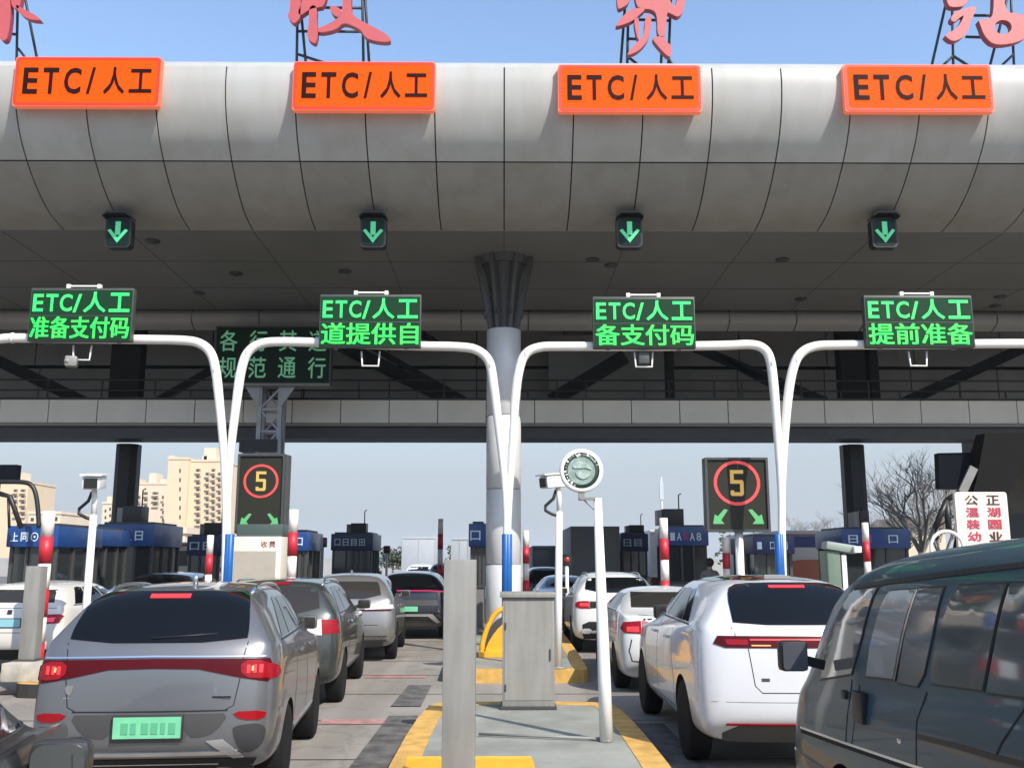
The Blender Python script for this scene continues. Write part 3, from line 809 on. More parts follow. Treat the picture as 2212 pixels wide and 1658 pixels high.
# ================================================================ SPEED LIMIT BOARDS
SB = mat('speed_board_face', (0.026, 0.026, 0.019), 0.5, spec=.2)
RL = mat('red_led', (0.45, 0.05, 0.05), 0.5, emit=(0.72, 0.07, 0.06), es=0.28)
YL = mat('amber_led', (0.42, 0.30, 0.08), 0.5, emit=(0.75, 0.42, 0.08), es=0.24)
GL = mat('arrow_led', (0.08, 0.32, 0.12), 0.5, emit=(0.1, 0.45, 0.15), es=0.2)
def speed_board(x0, y0, x1, y1, Y, lab, pole_px, side):
    p, q = at(x0, y1, Y), at(x1, y0, Y)
    W2, H_ = (q.x - p.x) / 2, q.z - p.z
    t = thing('speed_sign', lab, 'speed sign', ((p.x + q.x) / 2, Y, 0.2), group='electronic speed limit boards')
    Z = p.z - .2
    b = B(); b.bb(-W2, W2, 0, .3, Z, Z + H_, bev=.015)
    if side: b.bb(W2 - .002, W2 + .06, .02, .28, Z + .02, Z + H_ - .02)
    b.build('board_case', LC, t, ang=30)
    b = B(); fw = .05
    b.prism([rrect(-W2, W2, Z, Z + H_, .02), rrect(-W2 + fw, W2 - fw, Z + fw, Z + H_ - fw, .02)], -.05, -.001, 'XZ')
    b.build('board_frame', DGREY, t, smooth=False)
    B().bb(-W2 + fw, W2 - fw, -.008, -.002, Z + fw, Z + H_ - fw).build('board_face', SB, t, smooth=False)
    r = W2 * .74; cz = Z + H_ * .655
    circ = [(r * math.cos(a), cz + r * .96 * math.sin(a)) for a in [R(7.5 + 15 * k) for k in range(24)]]
    ci = [(x_ * .86, cz + (z_ - cz) * .86) for x_, z_ in circ]
    B().prism([circ, ci], -.02, -.01, 'XZ').build('red_ring', RL, t, smooth=False)
    b = B(); u5 = W2 * .21; v5 = r * .55; k5 = W2 * .115
    b.prism([(-u5, cz + v5), (u5, cz + v5), (u5, cz + v5 - k5), (-u5 + k5, cz + v5 - k5), (-u5 + k5, cz + k5 * .8), (u5 - k5 * .3, cz + k5 * .8), (u5, cz + k5 * .3), (u5, cz - v5 + k5 * .5), (u5 - k5 * .5, cz - v5), (-u5 + k5 * .3, cz - v5), (-u5, cz - v5 + k5 * .4), (-u5, cz - v5 + k5 * 1.5), (-u5 + k5, cz - v5 + k5 * 1.5), (-u5 + k5, cz - v5 + k5), (u5 - k5, cz - v5 + k5), (u5 - k5, cz - k5 * .2), (-u5, cz - k5 * .2)], -.022, -.012, 'XZ')
    b.build('digit_five', YL, t, smooth=False)
    for sx in (-1, 1):
        cx_ = sx * W2 * .58; zz = Z + H_ * .13; u = W2 * .2
        b = B()
        b.prism([(cx_ - sx * u * 1.3, zz + u * 1.9), (cx_ - sx * u * .7, zz + u * 2.0), (cx_ + sx * u * .3, zz + u * .9), (cx_ + sx * u * .8, zz + u * 1.2), (cx_ + sx * u * 1.1, zz - u * .3), (cx_ - sx * u * .7, zz - u * .3), (cx_ - sx * u * .2, zz + u * .3)], -.02, -.01, 'XZ')
        b.build('green_arrow', GL, t, smooth=False)
    pc = at(pole_px, 1180, Y + .15).x - t.location.x
    b = B(); b.lathe([(.09, 0), (.09, Z - .001)], (pc, .15, 0), n=16); b.lathe([(.18, 0), (.18, .03)], (pc, .15, 0), n=16)
    b.build('post', GW, t)
speed_board(507, 980, 618, 1152, 21.0, 'left speed limit board with red ringed 5, under the lattice mast', 575, True)
speed_board(1527, 988, 1657, 1148, 21.0, 'right speed limit board with red ringed 5, above the white crossover', 1597, False)

# ================================================================ CABINETS, POSTS, CAMERAS ON THE ISLANDS
CAB = mat('cabinet_paint', (0.27, 0.262, 0.238), 0.55, noise=0.06, scale=3)
POST = mat('post_paint', (0.26, 0.255, 0.235), 0.5, noise=0.1, scale=2.5)
for m_ in (CAB, POST): streaks(m_, (14, 14, 1.2), .82)
p, q = at(1085, 1530, 11.8), at(1197, 1290, 11.8)
t = thing('control_cabinet', 'grey metal control cabinet with overhanging lid, standing behind the near bare post', 'cabinet', ((p.x + q.x) / 2, 11.8, .2))
hw = (q.x - p.x) / 2; hh = q.z - .2
B().bb(-hw, hw, 0, .42, 0.03, hh, bev=.006).build('cabinet_body', CAB, t, ang=30)
B().bb(-hw + .025, hw - .025, -.006, -.001, .1, hh - .05).build('cabinet_door', CAB, t, smooth=False)
b = B(); b.bb(-hw - .03, hw + .02, -.04, .46, hh, hh + .06, bev=.012); b.build('lid', CAB, t, ang=30)
B().bb(-hw - .02, hw + .02, -.03, .45, 0, .03).build('base', DGREY, t, smooth=False)
b = B(); b.bb(hw - .06, hw - .045, -.02, -.007, .55, .68); b.bb(-hw + .03, -hw + .045, -.016, -.007, .2, .28); b.bb(-hw + .03, -hw + .045, -.016, -.007, .9, .98)
b.build('handle', DGREY, t, smooth=False)
# near square post
def bare_post(px0, px1, pyt, Y, zbase, lab):
    a, c = at(px0, pyt, Y), at(px1, pyt, Y)
    t = thing('square_post', lab, 'post', ((a.x + c.x) / 2, Y, zbase), group='bare grey square posts')
    h_ = (c.x - a.x) / 2
    B().bb(-h_, h_, 0, 2 * h_, 0.02, a.z - zbase, bev=.008).build('shaft', POST, t, ang=30)
    B().bb(-h_ - .05, h_ + .05, -.05, 2 * h_ + .05, 0, .02).build('base_plate', DGREY, t, smooth=False)
    return t
bare_post(959, 1028, 1208, 6.95, .2, 'tall bare grey square post on the near island, in front of the cabinet')
bare_post(56, 89, 1222, 14.7, .46, 'bare grey square post in front of the white hatchback at left')
B().bb(0, 0, 0, 0, 0, 0).bm.free()
b = B(); b.bb(-.32, .32, -.3, .5, 0, .26, bev=.02)
c = at(72, 1440, 14.7)
o = b.build('concrete_plinth', mat('plinth_concrete', (0.42, 0.39, 0.33), 0.85, noise=0.25, scale=6)); o.location = (c.x, 14.7, .2)
tag(o, 'low pale concrete plinth under the left bare post', 'plinth')
# orange block at the island nose
x0, x1 = -.80, .24
t = thing('orange_kerb_block', 'bright orange painted block at the near end of the island, behind the near post', 'barrier block', ((x0 + x1) / 2, 7.42, .2))
hw = (x1 - x0) / 2
B().prism([(-hw, 0), (-hw, .1), (-hw + .02, .135), (hw - .02, .135), (hw, .1), (hw, 0)], 0, .88, 'XZ').build('block', ORG, t, smooth=False)
B().bb(-hw + .02, hw - .02, .80, .87, .136, .142).build('cap', mat('block_cap', (0.82, 0.45, 0.05), 0.5, noise=.1, scale=8), t, smooth=False)

def cam_pole(base, topv, r0, r1, lab, arm_side, yawc, K=1.2):
    t = thing('camera_pole', lab, 'surveillance camera', base, group='white camera poles on the islands')
    t.scale = (K, K, K)
    h = (Vector(topv) - Vector(base)) / K
    B().tube([(0, 0, 0), h * .45, h], [r0, r0 * .93, r1], 16).build('pole', GW, t, ang=60)
    B().lathe([(r0 * 2.2, 0), (r0 * 2.2, .025)], n=16).build('base_flange', MGREY, t)
    # cable tray arm below the camera
    b = B(); s = arm_side
    b.tube([h + Vector((0, 0, -.06)), h + Vector((s * .10, 0, -.03)), h + Vector((s * .19, 0, .02)), h + Vector((s * .19, 0, .08)), h + Vector((s * .08, 0, .18)), h + Vector((s * .04, 0, .3))], .022, 8)
    b.build('cable_arm', BLACK, t)
    c_ = h + Vector((s * .02, 0, .42))
    b = B(); rot = Matrix.Rotation(yawc, 4, 'Z') @ Matrix.Rotation(R(6), 4, 'X')
    b.box(c_, (.22, .46, .17), rot=rot, bev=.03); b.box(c_ + Vector((0, 0, .1)), (.26, .56, .02), rot=rot)
    b.tube([h, h + Vector((0, 0, .2)), c_ - Vector((0, 0, .05))], .035, 10)
    b.build('camera_housing', WHITE, t, ang=30)
    b = B(); b.box(c_ + rot.to_3x3() @ Vector((0, -.235, -.005)), (.16, .02, .125), rot=rot); b.build('camera_window', BLACK, t, smooth=False)
    return t
bp_ = at(188, 1340, 15.2); tp = at(202, 1112, 15.2)
base = Vector((bp_.x - .03, 15.2, .2))
cam_pole(base, (tp.x, 15.2, tp.z), .052, .045, 'white camera pole rising in front of the white hatchback at far left', -1, R(12))
tp = at(1208, 1105, 16.15)
cam_pole((at(1205, 1466, 16.15).x, 16.15, .2), (tp.x, 16.15, tp.z), .055, .045, 'white camera pole just left of the round sign', -1, R(-62))

# round sign on a leaning pole
yq = 9.7
cR = at(1256, 1016, yq); arm = at(1256, 1076, yq); pt = at(1291, 1075, yq)
base = Vector((.98, 9.76, .2))
t = thing('round_sign', 'round dark green sign with white rim on a leaning white pole, beside the grey cabinet', 'round sign', base)
L_ = lambda v: Vector(v) - base
B().tube([(0, 0, 0), L_(pt) * .25, L_(pt)], [.066, .062, .040], 18).build('pole', GW, t, ang=60)
B().lathe([(.045, 0), (.05, .02)], (0, -.02, 0), n=16).build('foot', MGREY, t)
b = B(); b.bb(L_(arm).x - .02, L_(pt).x + .03, L_(pt).y - .03, L_(pt).y + .03, L_(pt).z - .02, L_(pt).z + .005)
b.tube([L_(arm) + Vector((.02, 0, -.01)), L_(arm) + Vector((.06, 0, -.05)), L_(pt) + Vector((-.02, 0, -.13))], .008, 6)
b.bb(L_(arm).x - .03, L_(arm).x + .03, L_(arm).y - .02, L_(arm).y + .02, L_(arm).z - .02, L_(cR).z - .18)
b.build('arm', MGREY, t, smooth=False)
c_ = L_(cR); rr_ = .218
B().lathe([(rr_ * .82, -.02), (rr_ * .98, -.03), (rr_, .0), (rr_, .05), (0.0001, .06)], c_, 'Y', n=48, cap=False).build('white_rim', WHITE, t)
DGR = mat('sign_dark_green', (0.02, 0.045, 0.03), 0.4, noise=.2, scale=20)
B().lathe([(rr_ * .64, -.012), (rr_ * .84, -.014), (rr_ * .84, .0), (rr_ * .66, 0)], c_, 'Y', n=48, cap=False).build('lettered_band', DGR, t)
B().lathe([(0.0001, -.01), (rr_ * .67, -.008)], c_, 'Y', n=40, cap=False).build('centre_disc', mat('sign_grey_green', (0.25, 0.33, 0.29), .35, noise=.35, scale=14), t)
WL = mat('sign_white_mark', (0.7, 0.74, 0.7), .5)
b = B()
rg = random.Random(5)
for k in range(20):
    a = R(20 + k * 12.5)
    if 250 < math.degrees(a) < 262: continue
    rc = rr_ * .74
    m_ = Matrix.Translation(c_ + Vector((rc * math.cos(a), -.018, rc * math.sin(a)))) @ Matrix.Rotation(-a + R(90), 4, 'Y')
    for s_ in range(2):
        bmesh.ops.create_cube(b.bm, size=1, matrix=m_ @ Matrix.Translation((rg.uniform(-.008, .008), 0, rg.uniform(-.01, .01))) @ Matrix.Diagonal((rg.choice((.006, .018)), .004, rg.choice((.006, .026)), 1)))
b.build('rim_lettering', WL, t, smooth=False)
b = B()
b.prism([(c_.x + x_ * rr_, c_.z + z_ * rr_) for x_, z_ in chaikin([(-.45, .12), (-.3, .38), (0, .46), (.3, .3), (.5, .0), (.3, .1), (.1, .12), (-.1, .1)], 2)], c_.y - .02, c_.y - .012, 'XZ')
b.prism([(c_.x + x_ * rr_, c_.z + z_ * rr_) for x_, z_ in chaikin([(-.3, -.02), (.42, -.02), (.38, -.25), (.1, -.42), (-.2, -.3)], 2)], c_.y - .02, c_.y - .012, 'XZ')
b.build('emblem', mat('emblem_grey', (0.38, 0.47, 0.42), .4, noise=.4, scale=30), t, smooth=False)
b = B(); b.tube([L_((-.25, 10.05, .22)), Vector((-.05, .02, .02))], .014, 8)
o = b.build('ground_conduit', MGREY); o.location = base; tag(o, 'thin grey conduit lying on the island, ending at the leaning pole foot', 'conduit')

# orange curved crash guard
p = at(1058, 1410, 18.2)
t = thing('crash_guard', 'curved orange and black crash guard left of the grey cabinet', 'crash guard', (p.x, 18.2, .2)); t.scale = (.98, .98, .98)
ycol = ORG
b = B()
b.tube(spline([(-.14, .0, .06), (-.13, .0, .25), (-.03, .0, .55), (.12, .0, .78), (.34, .0, .88), (.6, .0, .9)], 5), .05, 10)
b.build('orange_hoop', ORG, t)
b = B(); b.prism(chaikin([(-.08, .05), (-.1, .3), (0, .5), (.16, .68), (.5, .76), (.6, .05)], 1), .0, .3, 'XZ'); b.build('dark_panel', DGREY, t, smooth=False)
b = B(); b.prism(chaikin([(-.1, 0), (-.06, .2), (.1, .45), (.28, .62), (.5, .66), (.6, 0)], 1), -.12, -.01, 'XZ'); b.build('orange_panel', ORG, t, smooth=False)
B().prism([(-.2, 0), (-.2, .09), (.7, .09), (.7, 0)], -.25, .35, 'XZ').build('foot', ORG, t, smooth=False)

# beige kiosk on the left island
p, q = at(497, 1258, 20.6), at(608, 1158, 20.6)
t = thing('ticket_kiosk', 'beige box kiosk with small red letters, below the left speed board', 'kiosk', ((p.x + q.x) / 2, 20.6, .2))
hw = (q.x - p.x) / 2; hh = q.z - .2
BE = mat('kiosk_beige', (0.40, 0.36, 0.30), .6, noise=.06, scale=3); BE2 = mat('kiosk_cream', (0.72, 0.66, 0.55), .55)
B().bb(-hw, hw, 0.01, .7, 0, hh, bev=.015).build('kiosk_body', BE2, t, ang=30)
B().bb(-hw + .06, hw - .1, -.004, .009, .05, hh - .3).build('front_panel', BE, t, smooth=False)
for tx_, xx in (('收', hw - .42), ('费', hw - .25)): text(tx_, xx, xx + .13, hh - .22, hh - .09, .008, mat('red_print', (.3, .05, .04), .6), t)
B().bb(-.12, 0, -.012, -.005, .35, .65).build('notice', mat('notice_white', (.6, .6, .55), .6), t, smooth=False)
B().bb(-hw * .9, hw, .1, .6, hh + .002, hh + .26, bev=.02).build('top_unit', mat('kiosk_green_grey', (.06, .09, .08), .4), t, ang=30)

# ================================================================ RED AND WHITE MARKER POLES
RP = mat('marker_red', (0.50, 0.02, 0.035), .45, noise=.12, scale=6); WP = mat('marker_white', (0.78, 0.70, 0.66), .45, noise=.1, scale=8)
def marker(px, pyt, dia_px, Y, lab, shade=None):
    c_ = at(px, pyt, Y); r = dia_px * Y / F / 2
    t = thing('marker_pole', lab, 'marker pole', (c_.x, Y, .2), group='red and white striped marker poles')
    H_ = c_.z - .2; n = 6; hh = H_ / n
    for k in range(n):
        B().lathe([(r * (1.06 if k % 2 == 0 else 1), k * hh), (r * (1.06 if k % 2 == 0 else 1), (k + 1) * hh - .002)], n=20).build('red_band' if k % 2 == 0 else 'white_band', RP if k % 2 == 0 else WP, t)
    B().lathe([(r * 1.8, 0), (r * 1.8, .06), (r * 1.1, .09)], n=20).build('base', RP, t)
    return t
marker(106, 1103, 26, 15.8, 'fat striped marker pole behind the left bare post')
marker(635, 1100, 20, 19.2, 'striped marker pole right of the beige kiosk')
marker(952, 1120, 11, 34, 'thin striped marker pole left of the dark far booth').location.x = at(952, 1120, 34).x
marker(1136, 1145, 13, 24.5, 'striped marker pole just right of the silver column')
marker(1433, 1118, 18, 20.5, 'striped marker pole left of the booth with blue panel and square black box')
marker(1868, 1128, 14, 21.5, 'striped marker pole in front of the right dark column')
marker(1567, 1160, 15, 24, 'short striped marker pole below the right speed board')
marker(455, 1155, 14, 18.5, 'dark striped marker pole behind the crossover roof, left of the blue sleeves')

# ================================================================ BOOTHS
BB_ = mat('booth_blue', (0.008, 0.052, 0.21), .4, noise=.1, scale=3, coat=.2)
BN = mat('booth_navy', (0.01, 0.025, 0.10), .4, noise=.1, scale=3)
BG = mat('booth_glass', (0.03, 0.035, 0.035), .08, spec=.8)
BF = mat('booth_frame', (0.05, 0.05, 0.048), .5)
BW = mat('booth_panel', (0.16, 0.16, 0.15), .6, noise=.1, scale=3)
LT = mat('booth_lettering', (0.62, 0.75, 0.82), .5); LM = mat('booth_magenta_mark', (0.5, 0.06, 0.25), .5)
def booth(x0, x1, yt, yb_, Y, lab, txt, blue=True, mark=None, depth=2.4, box=None, notice=False):
    a, c_ = at(x0, yb_, Y), at(x1, yt, Y)
    hw = (c_.x - a.x) / 2
    t = thing('toll_booth', lab, 'toll booth', ((a.x + c_.x) / 2, Y, .2), group='toll booths on the islands')
    zb_, zt_ = a.z - .2, c_.z - .2
    FM = BB_ if blue else BN
    B().bb(-hw, hw, 0, depth, zb_, zt_, bev=.03).build('blue_fascia', FM, t, ang=30)
    b = B(); w_ = hw - .08
    b.bb(-w_, w_, .12, depth - .12, 0, 1.0); b.build('lower_wall', BW, t, smooth=False)
    B().bb(-w_ + .02, w_ - .02, .14, depth - .14, 1.0, zb_).build('window_glass', BG, t, smooth=False)
    for xx in (-w_, -w_ * .3, w_ * .35, w_): B().bb(xx - .035, xx + .035, .1, .17, 1.062, zb_).build('window_post', BF, t, smooth=False)
    for yy in (depth * .4, depth * .7, depth - .15):
        for xx in (-w_, w_): B().bb(xx - .03, xx + .03, yy, yy + .07, 1.0, zb_).build('window_post', BF, t, smooth=False)
    B().bb(-w_ - .04, w_ + .04, .08, .18, 1.0, 1.06).build('window_sill', BF, t, smooth=False)
    ch_h = (zt_ - zb_) * .42; z0_ = zb_ + (zt_ - zb_) * .27
    n = len(txt)
    for k, chh in enumerate(txt):
        if chh == ' ': continue
        xa = -hw * .82 + k * (hw * 1.55 / n)
        text(chh, xa, xa + hw * 1.55 / n * .72, z0_, z0_ + ch_h, -.008, LM if mark == k else LT, t, bold=.01)
    b = B(); b.bb(-hw + .1, hw - .1, .2, depth - .3, zt_, zt_ + .06); b.build('roof_deck', BF, t, smooth=False)
    if box:
        bx0, bx1, by = box
        e, f_ = at(bx0, by, Y + .3), at(bx1, by, Y + .3)
        xa, xb = e.x - t.location.x, f_.x - t.location.x
        b = B(); b.bb(xa, xb, .4, 1.0, zt_ + .06, e.z - .2, bev=.02); b.build('rooftop_box', BLACK, t, ang=30)
        B().bb(xa - .16, xa - .01, .45, .95, zt_ + .06, e.z - .24).build('rooftop_side_box', MGREY, t, smooth=False)
        B().tube([(xb - .1, .7, e.z - .2), (xb - .1, .7, e.z + .25), (xb - .02, .7, e.z + .3)], .02, 6).build('antenna', BLACK, t)
    if notice:
        B().bb(w_ * .45, w_ * .95, .085, .098, 1.25, 1.75).build('notice_sheet', mat('notice_white', (.6, .6, .55), .6), t, smooth=False)
        B().bb(w_ * .62, w_ * .9, .085, .098, .75, 1.18).build('fire_box', mat('dull_red', (.28, .04, .06), .5), t, smooth=False)
    return t
booth(12, 128, 1135, 1181, 21.5, 'blue-topped toll booth at the left edge, behind the fat marker pole', '上同⊙石')
booth(150, 202, 1140, 1178, 23.4, 'narrow blue-topped booth with a white notice, just left of the left camera pole', '收', notice=True)
booth(207, 334, 1131, 1180, 26.5, 'blue-topped toll booth with a black roof box, right of the left camera pole', '田 A日', box=(262, 303, 1092))
booth(402, 478, 1157, 1199, 33, 'dark navy booth beside the white bus, left of the blue sleeves', '口日', blue=False, box=(440, 478, 1128))
booth(612, 668, 1148, 1189, 25.5, 'blue-topped booth partly hidden by the kiosk marker pole', '日口', depth=2.0)
booth(714, 806, 1152, 1188, 36, 'dark booth with a big black roof box in front of the pale trucks', '口日目田', blue=False, box=(757, 790, 1129))
booth(1012, 1052, 1130, 1180, 26, 'blue booth half hidden behind the silver column', '口')
booth(1342, 1400, 1152, 1190, 43, 'dark far booth between the leaning pole and a striped pole', '日目', blue=False, box=(1360, 1392, 1133))
booth(1440, 1530, 1137, 1178, 30.5, 'blue-topped booth with a square black roof box, left of the right speed board', '1A网A8', mark=2, box=(1432, 1478, 1098))
booth(1628, 1716, 1158, 1196, 23.5, 'dark blue booth right behind the right pair of blue sleeves', '1 口 田', blue=False)
booth(1820, 1966, 1142, 1184, 27.5, 'blue-topped booth behind the striped pole at the right dark column', '日网 口', mark=1, box=(1860, 1880, 1102))

# ================================================================ PEOPLE
SKIN = mat('skin', (0.42, 0.24, 0.17), .6); HAIR = mat('black_hair', (0.012, 0.011, 0.012), .6)
def person(loc, rz, lab, jacket, trousers, h=1.7):
    s = h / 1.7
    J = {'pelvis': (0, 0, .92), 'waist': (0, 0, 1.08), 'chest': (0, 0, 1.3), 'neck': (0, 0, 1.45), 'nk2': (0, -.01, 1.52), 'head': (0, -.01, 1.6), 'top': (0, 0, 1.69),
         'hl': (.09, 0, .88), 'kl': (.1, -.02, .48), 'al': (.1, .0, .08), 'tl': (.11, -.14, .03),
         'hr': (-.09, 0, .88), 'kr': (-.1, -.02, .48), 'ar': (-.1, .0, .08), 'tr': (-.11, -.14, .03),
         'sl': (.17, 0, 1.4), 'el': (.23, .02, 1.13), 'wl': (.22, -.1, .9), 'fl': (.21, -.14, .82),
         'sr': (-.17, 0, 1.4), 'er': (-.23, .02, 1.13), 'wr': (-.22, -.1, .9), 'fr': (-.21, -.14, .82)}
    Rd = {'pelvis': .14, 'waist': .125, 'chest': .15, 'neck': .065, 'nk2': .055, 'head': .085, 'top': .06, 'hl': .09, 'kl': .06, 'al': .042, 'tl': .035, 'sl': .06, 'el': .043, 'wl': .03, 'fl': .035}
    ed = [('pelvis', 'waist'), ('waist', 'chest'), ('chest', 'neck'), ('neck', 'nk2'), ('nk2', 'head'), ('head', 'top')]
    for x in 'lr': ed += [('pelvis', 'h' + x), ('h' + x, 'k' + x), ('k' + x, 'a' + x), ('a' + x, 't' + x), ('chest', 's' + x), ('s' + x, 'e' + x), ('e' + x, 'w' + x), ('w' + x, 'f' + x)]
    names = list(J); me = bpy.data.meshes.new('body')
    me.from_pydata([Vector(J[n]) * s for n in names], [(names.index(a), names.index(b_)) for a, b_ in ed], [])
    o = bpy.data.objects.new('tmp', me); COL.objects.link(o)
    md = o.modifiers.new('s', 'SKIN'); o.modifiers.new('d', 'SUBSURF').levels = 2
    for i, n in enumerate(names):
        k = n if n in Rd else n[0] + 'l'
        o.data.skin_vertices[0].data[i].radius = (Rd[k] * s, Rd[k] * s * (.75 if n in ('chest', 'waist', 'pelvis') else 1))
    o.data.skin_vertices[0].data[0].use_root = True
    dg = bpy.context.evaluated_depsgraph_get(); dg.update()
    m2 = bpy.data.meshes.new_from_object(o.evaluated_get(dg)); bpy.data.objects.remove(o)
    t = thing('person', lab, 'person', loc, rz)
    b = B().mesh(m2)
    for f in b.bm.faces:
        c = f.calc_center_median(); f.material_index = 0 if (c.z > 1.49 * s or (c.z < .9 * s and abs(c.x) > .18 * s)) else (2 if c.z < .92 * s else 1)
    b.build('body', [SKIN, jacket, trousers], t, ang=80)
    b = B(); bmesh.ops.create_uvsphere(b.bm, u_segments=16, v_segments=10, radius=.108 * s, matrix=Matrix.Translation((0, .015, 1.635 * s)) @ Matrix.Diagonal((1, 1.1, 1.05, 1)))
    bmesh.ops.delete(b.bm, geom=[v for v in b.bm.verts if v.co.y < -.05 * s and v.co.z < 1.67 * s], context='VERTS')
    b.build('hair', HAIR, t, ang=80)
    b = B()
    for sx in (-.032, .032): bmesh.ops.create_uvsphere(b.bm, u_segments=8, v_segments=6, radius=.011, matrix=Matrix.Translation((sx, -.094 * s, 1.61 * s)))
    b.build('eyes', BLACK, t)
    b = B(); b.prism([(-.012, 1.56 * s), (.012, 1.56 * s), (0, 1.61 * s)], -.125 * s, -.08 * s, 'XZ'); b.build('nose', SKIN, t)
    return t
person((at(447, 1220, 19).x, 19, .2), R(180), 'person with black hair in dark jacket in front of the white bus', mat('jacket_black', (.02, .02, .024), .8), mat('trousers_navy', (.02, .022, .035), .8), 1.62)
person((at(1543, 1190, 24).x, 24.6, .2), R(165), 'person in grey jacket standing under the right speed board', mat('jacket_grey', (.16, .155, .15), .8), mat('trousers_navy', (.02, .022, .035), .8), 1.72)

# ================================================================ SMALL LANE EQUIPMENT
def signal_post(px, pyt, Y, lab, m_):
    c_ = at(px, pyt, Y); H_ = c_.z - .2
    t = thing('signal_post', lab, 'lane signal', (c_.x, Y, .2), group='small signal posts beside the booths')
    B().lathe([(.05, .03), (.05, H_ - .3)], n=12).build('post', m_, t)
    B().lathe([(.16, 0), (.16, .03)], n=12).build('base', MGREY, t)
    b = B(); b.bb(-.13, .13, -.08, .12, H_ - .3, H_, bev=.04); b.build('signal_head', BLACK, t, ang=30)
    B().lathe([(.001, -.1), (.07, -.095), (.08, -.08)], (0, 0, H_ - .15), 'Y', n=16, cap=False).build('lens', mat('signal_lens', (.3, .03, .03), .3), t)
signal_post(836, 1178, 40, 'small post with black head in the open lane before the pale trucks', WHITE)
signal_post(697, 1160, 30, 'small post with black head left of the dark booth with the big roof box', MGREY)
signal_post(1224, 1196, 26, 'small post with black head between the camera pole and the leaning pole', WHITE)
def barrier(px, Y, lab, L_, sgn):
    c_ = at(px, 1250, Y)
    t = thing('barrier_gate', lab, 'barrier gate', (c_.x, Y, .2), group='lane barrier gates beside the booths')
    B().bb(-.17, .17, 0, .34, 0, 1.0, bev=.03).build('gate_box', mat('gate_orange', (.62, .2, .03), .5), t, ang=30)
    b = B(); n = 7
    for k in range(n):
        b.mi = k % 2; b.bb(sgn * (.17 + k * L_ / n), sgn * (.17 + (k + 1) * L_ / n), .1, .15, .84, .94)
    b.build('barrier_arm', [WP, RP], t, smooth=False)
barrier(612, 31, 'barrier gate with lowered striped arm behind the beige kiosk', 2.9, 1)
barrier(1395, 33, 'barrier gate left of the booth with the square black roof box', 2.6, -1)
# ================================================================ CARS
def carpaint(name, col, metal=.35, rough=.32, coat=.8):
    m = mat(name, col, rough, metal=metal, coat=coat, noise=.04, scale=1.5, rvar=.05)
    return m
GLASS = mat('tinted_glass', (0.004, 0.005, 0.006), .04, spec=.3)
GLASS2 = mat('light_tinted_glass', (0.028, 0.025, 0.022), .04, spec=.45)
REDL = mat('tail_lens_red', (0.26, 0.003, 0.008), .2, spec=.3)
REDD = mat('tail_lens_dark', (0.065, 0.0015, 0.003), .25, spec=.2)
REDE = mat('tail_lamp_lit', (0.6, 0.02, 0.03), .3, emit=(0.9, 0.06, 0.05), es=.35)
PINKE = mat('tail_bar_lit', (0.5, 0.02, 0.1), .3, emit=(0.8, 0.05, 0.16), es=.3)
AMB = mat('tail_lamp_amber', (0.7, 0.3, 0.1), .3, emit=(1.0, 0.42, 0.16), es=.4)
LENSW = mat('clear_lens', (0.6, 0.6, 0.6), .1, coat=1.0)
GAP = mat('shut_gap', (0.008, 0.008, 0.009), .8)
CLAD = mat('dark_cladding', (0.05, 0.049, 0.048), .5, noise=.1, scale=5)
RIM = mat('wheel_rim', (0.32, 0.32, 0.33), .3, metal=.8)
PLATEG = mat('plate_green', (0.16, 0.50, 0.28), .4, noise=.12, scale=9); PLATEB = mat('plate_blue_green', (0.25, 0.5, 0.55), .4)
PLT = mat('plate_frame', (0.03, 0.03, 0.03), .5)

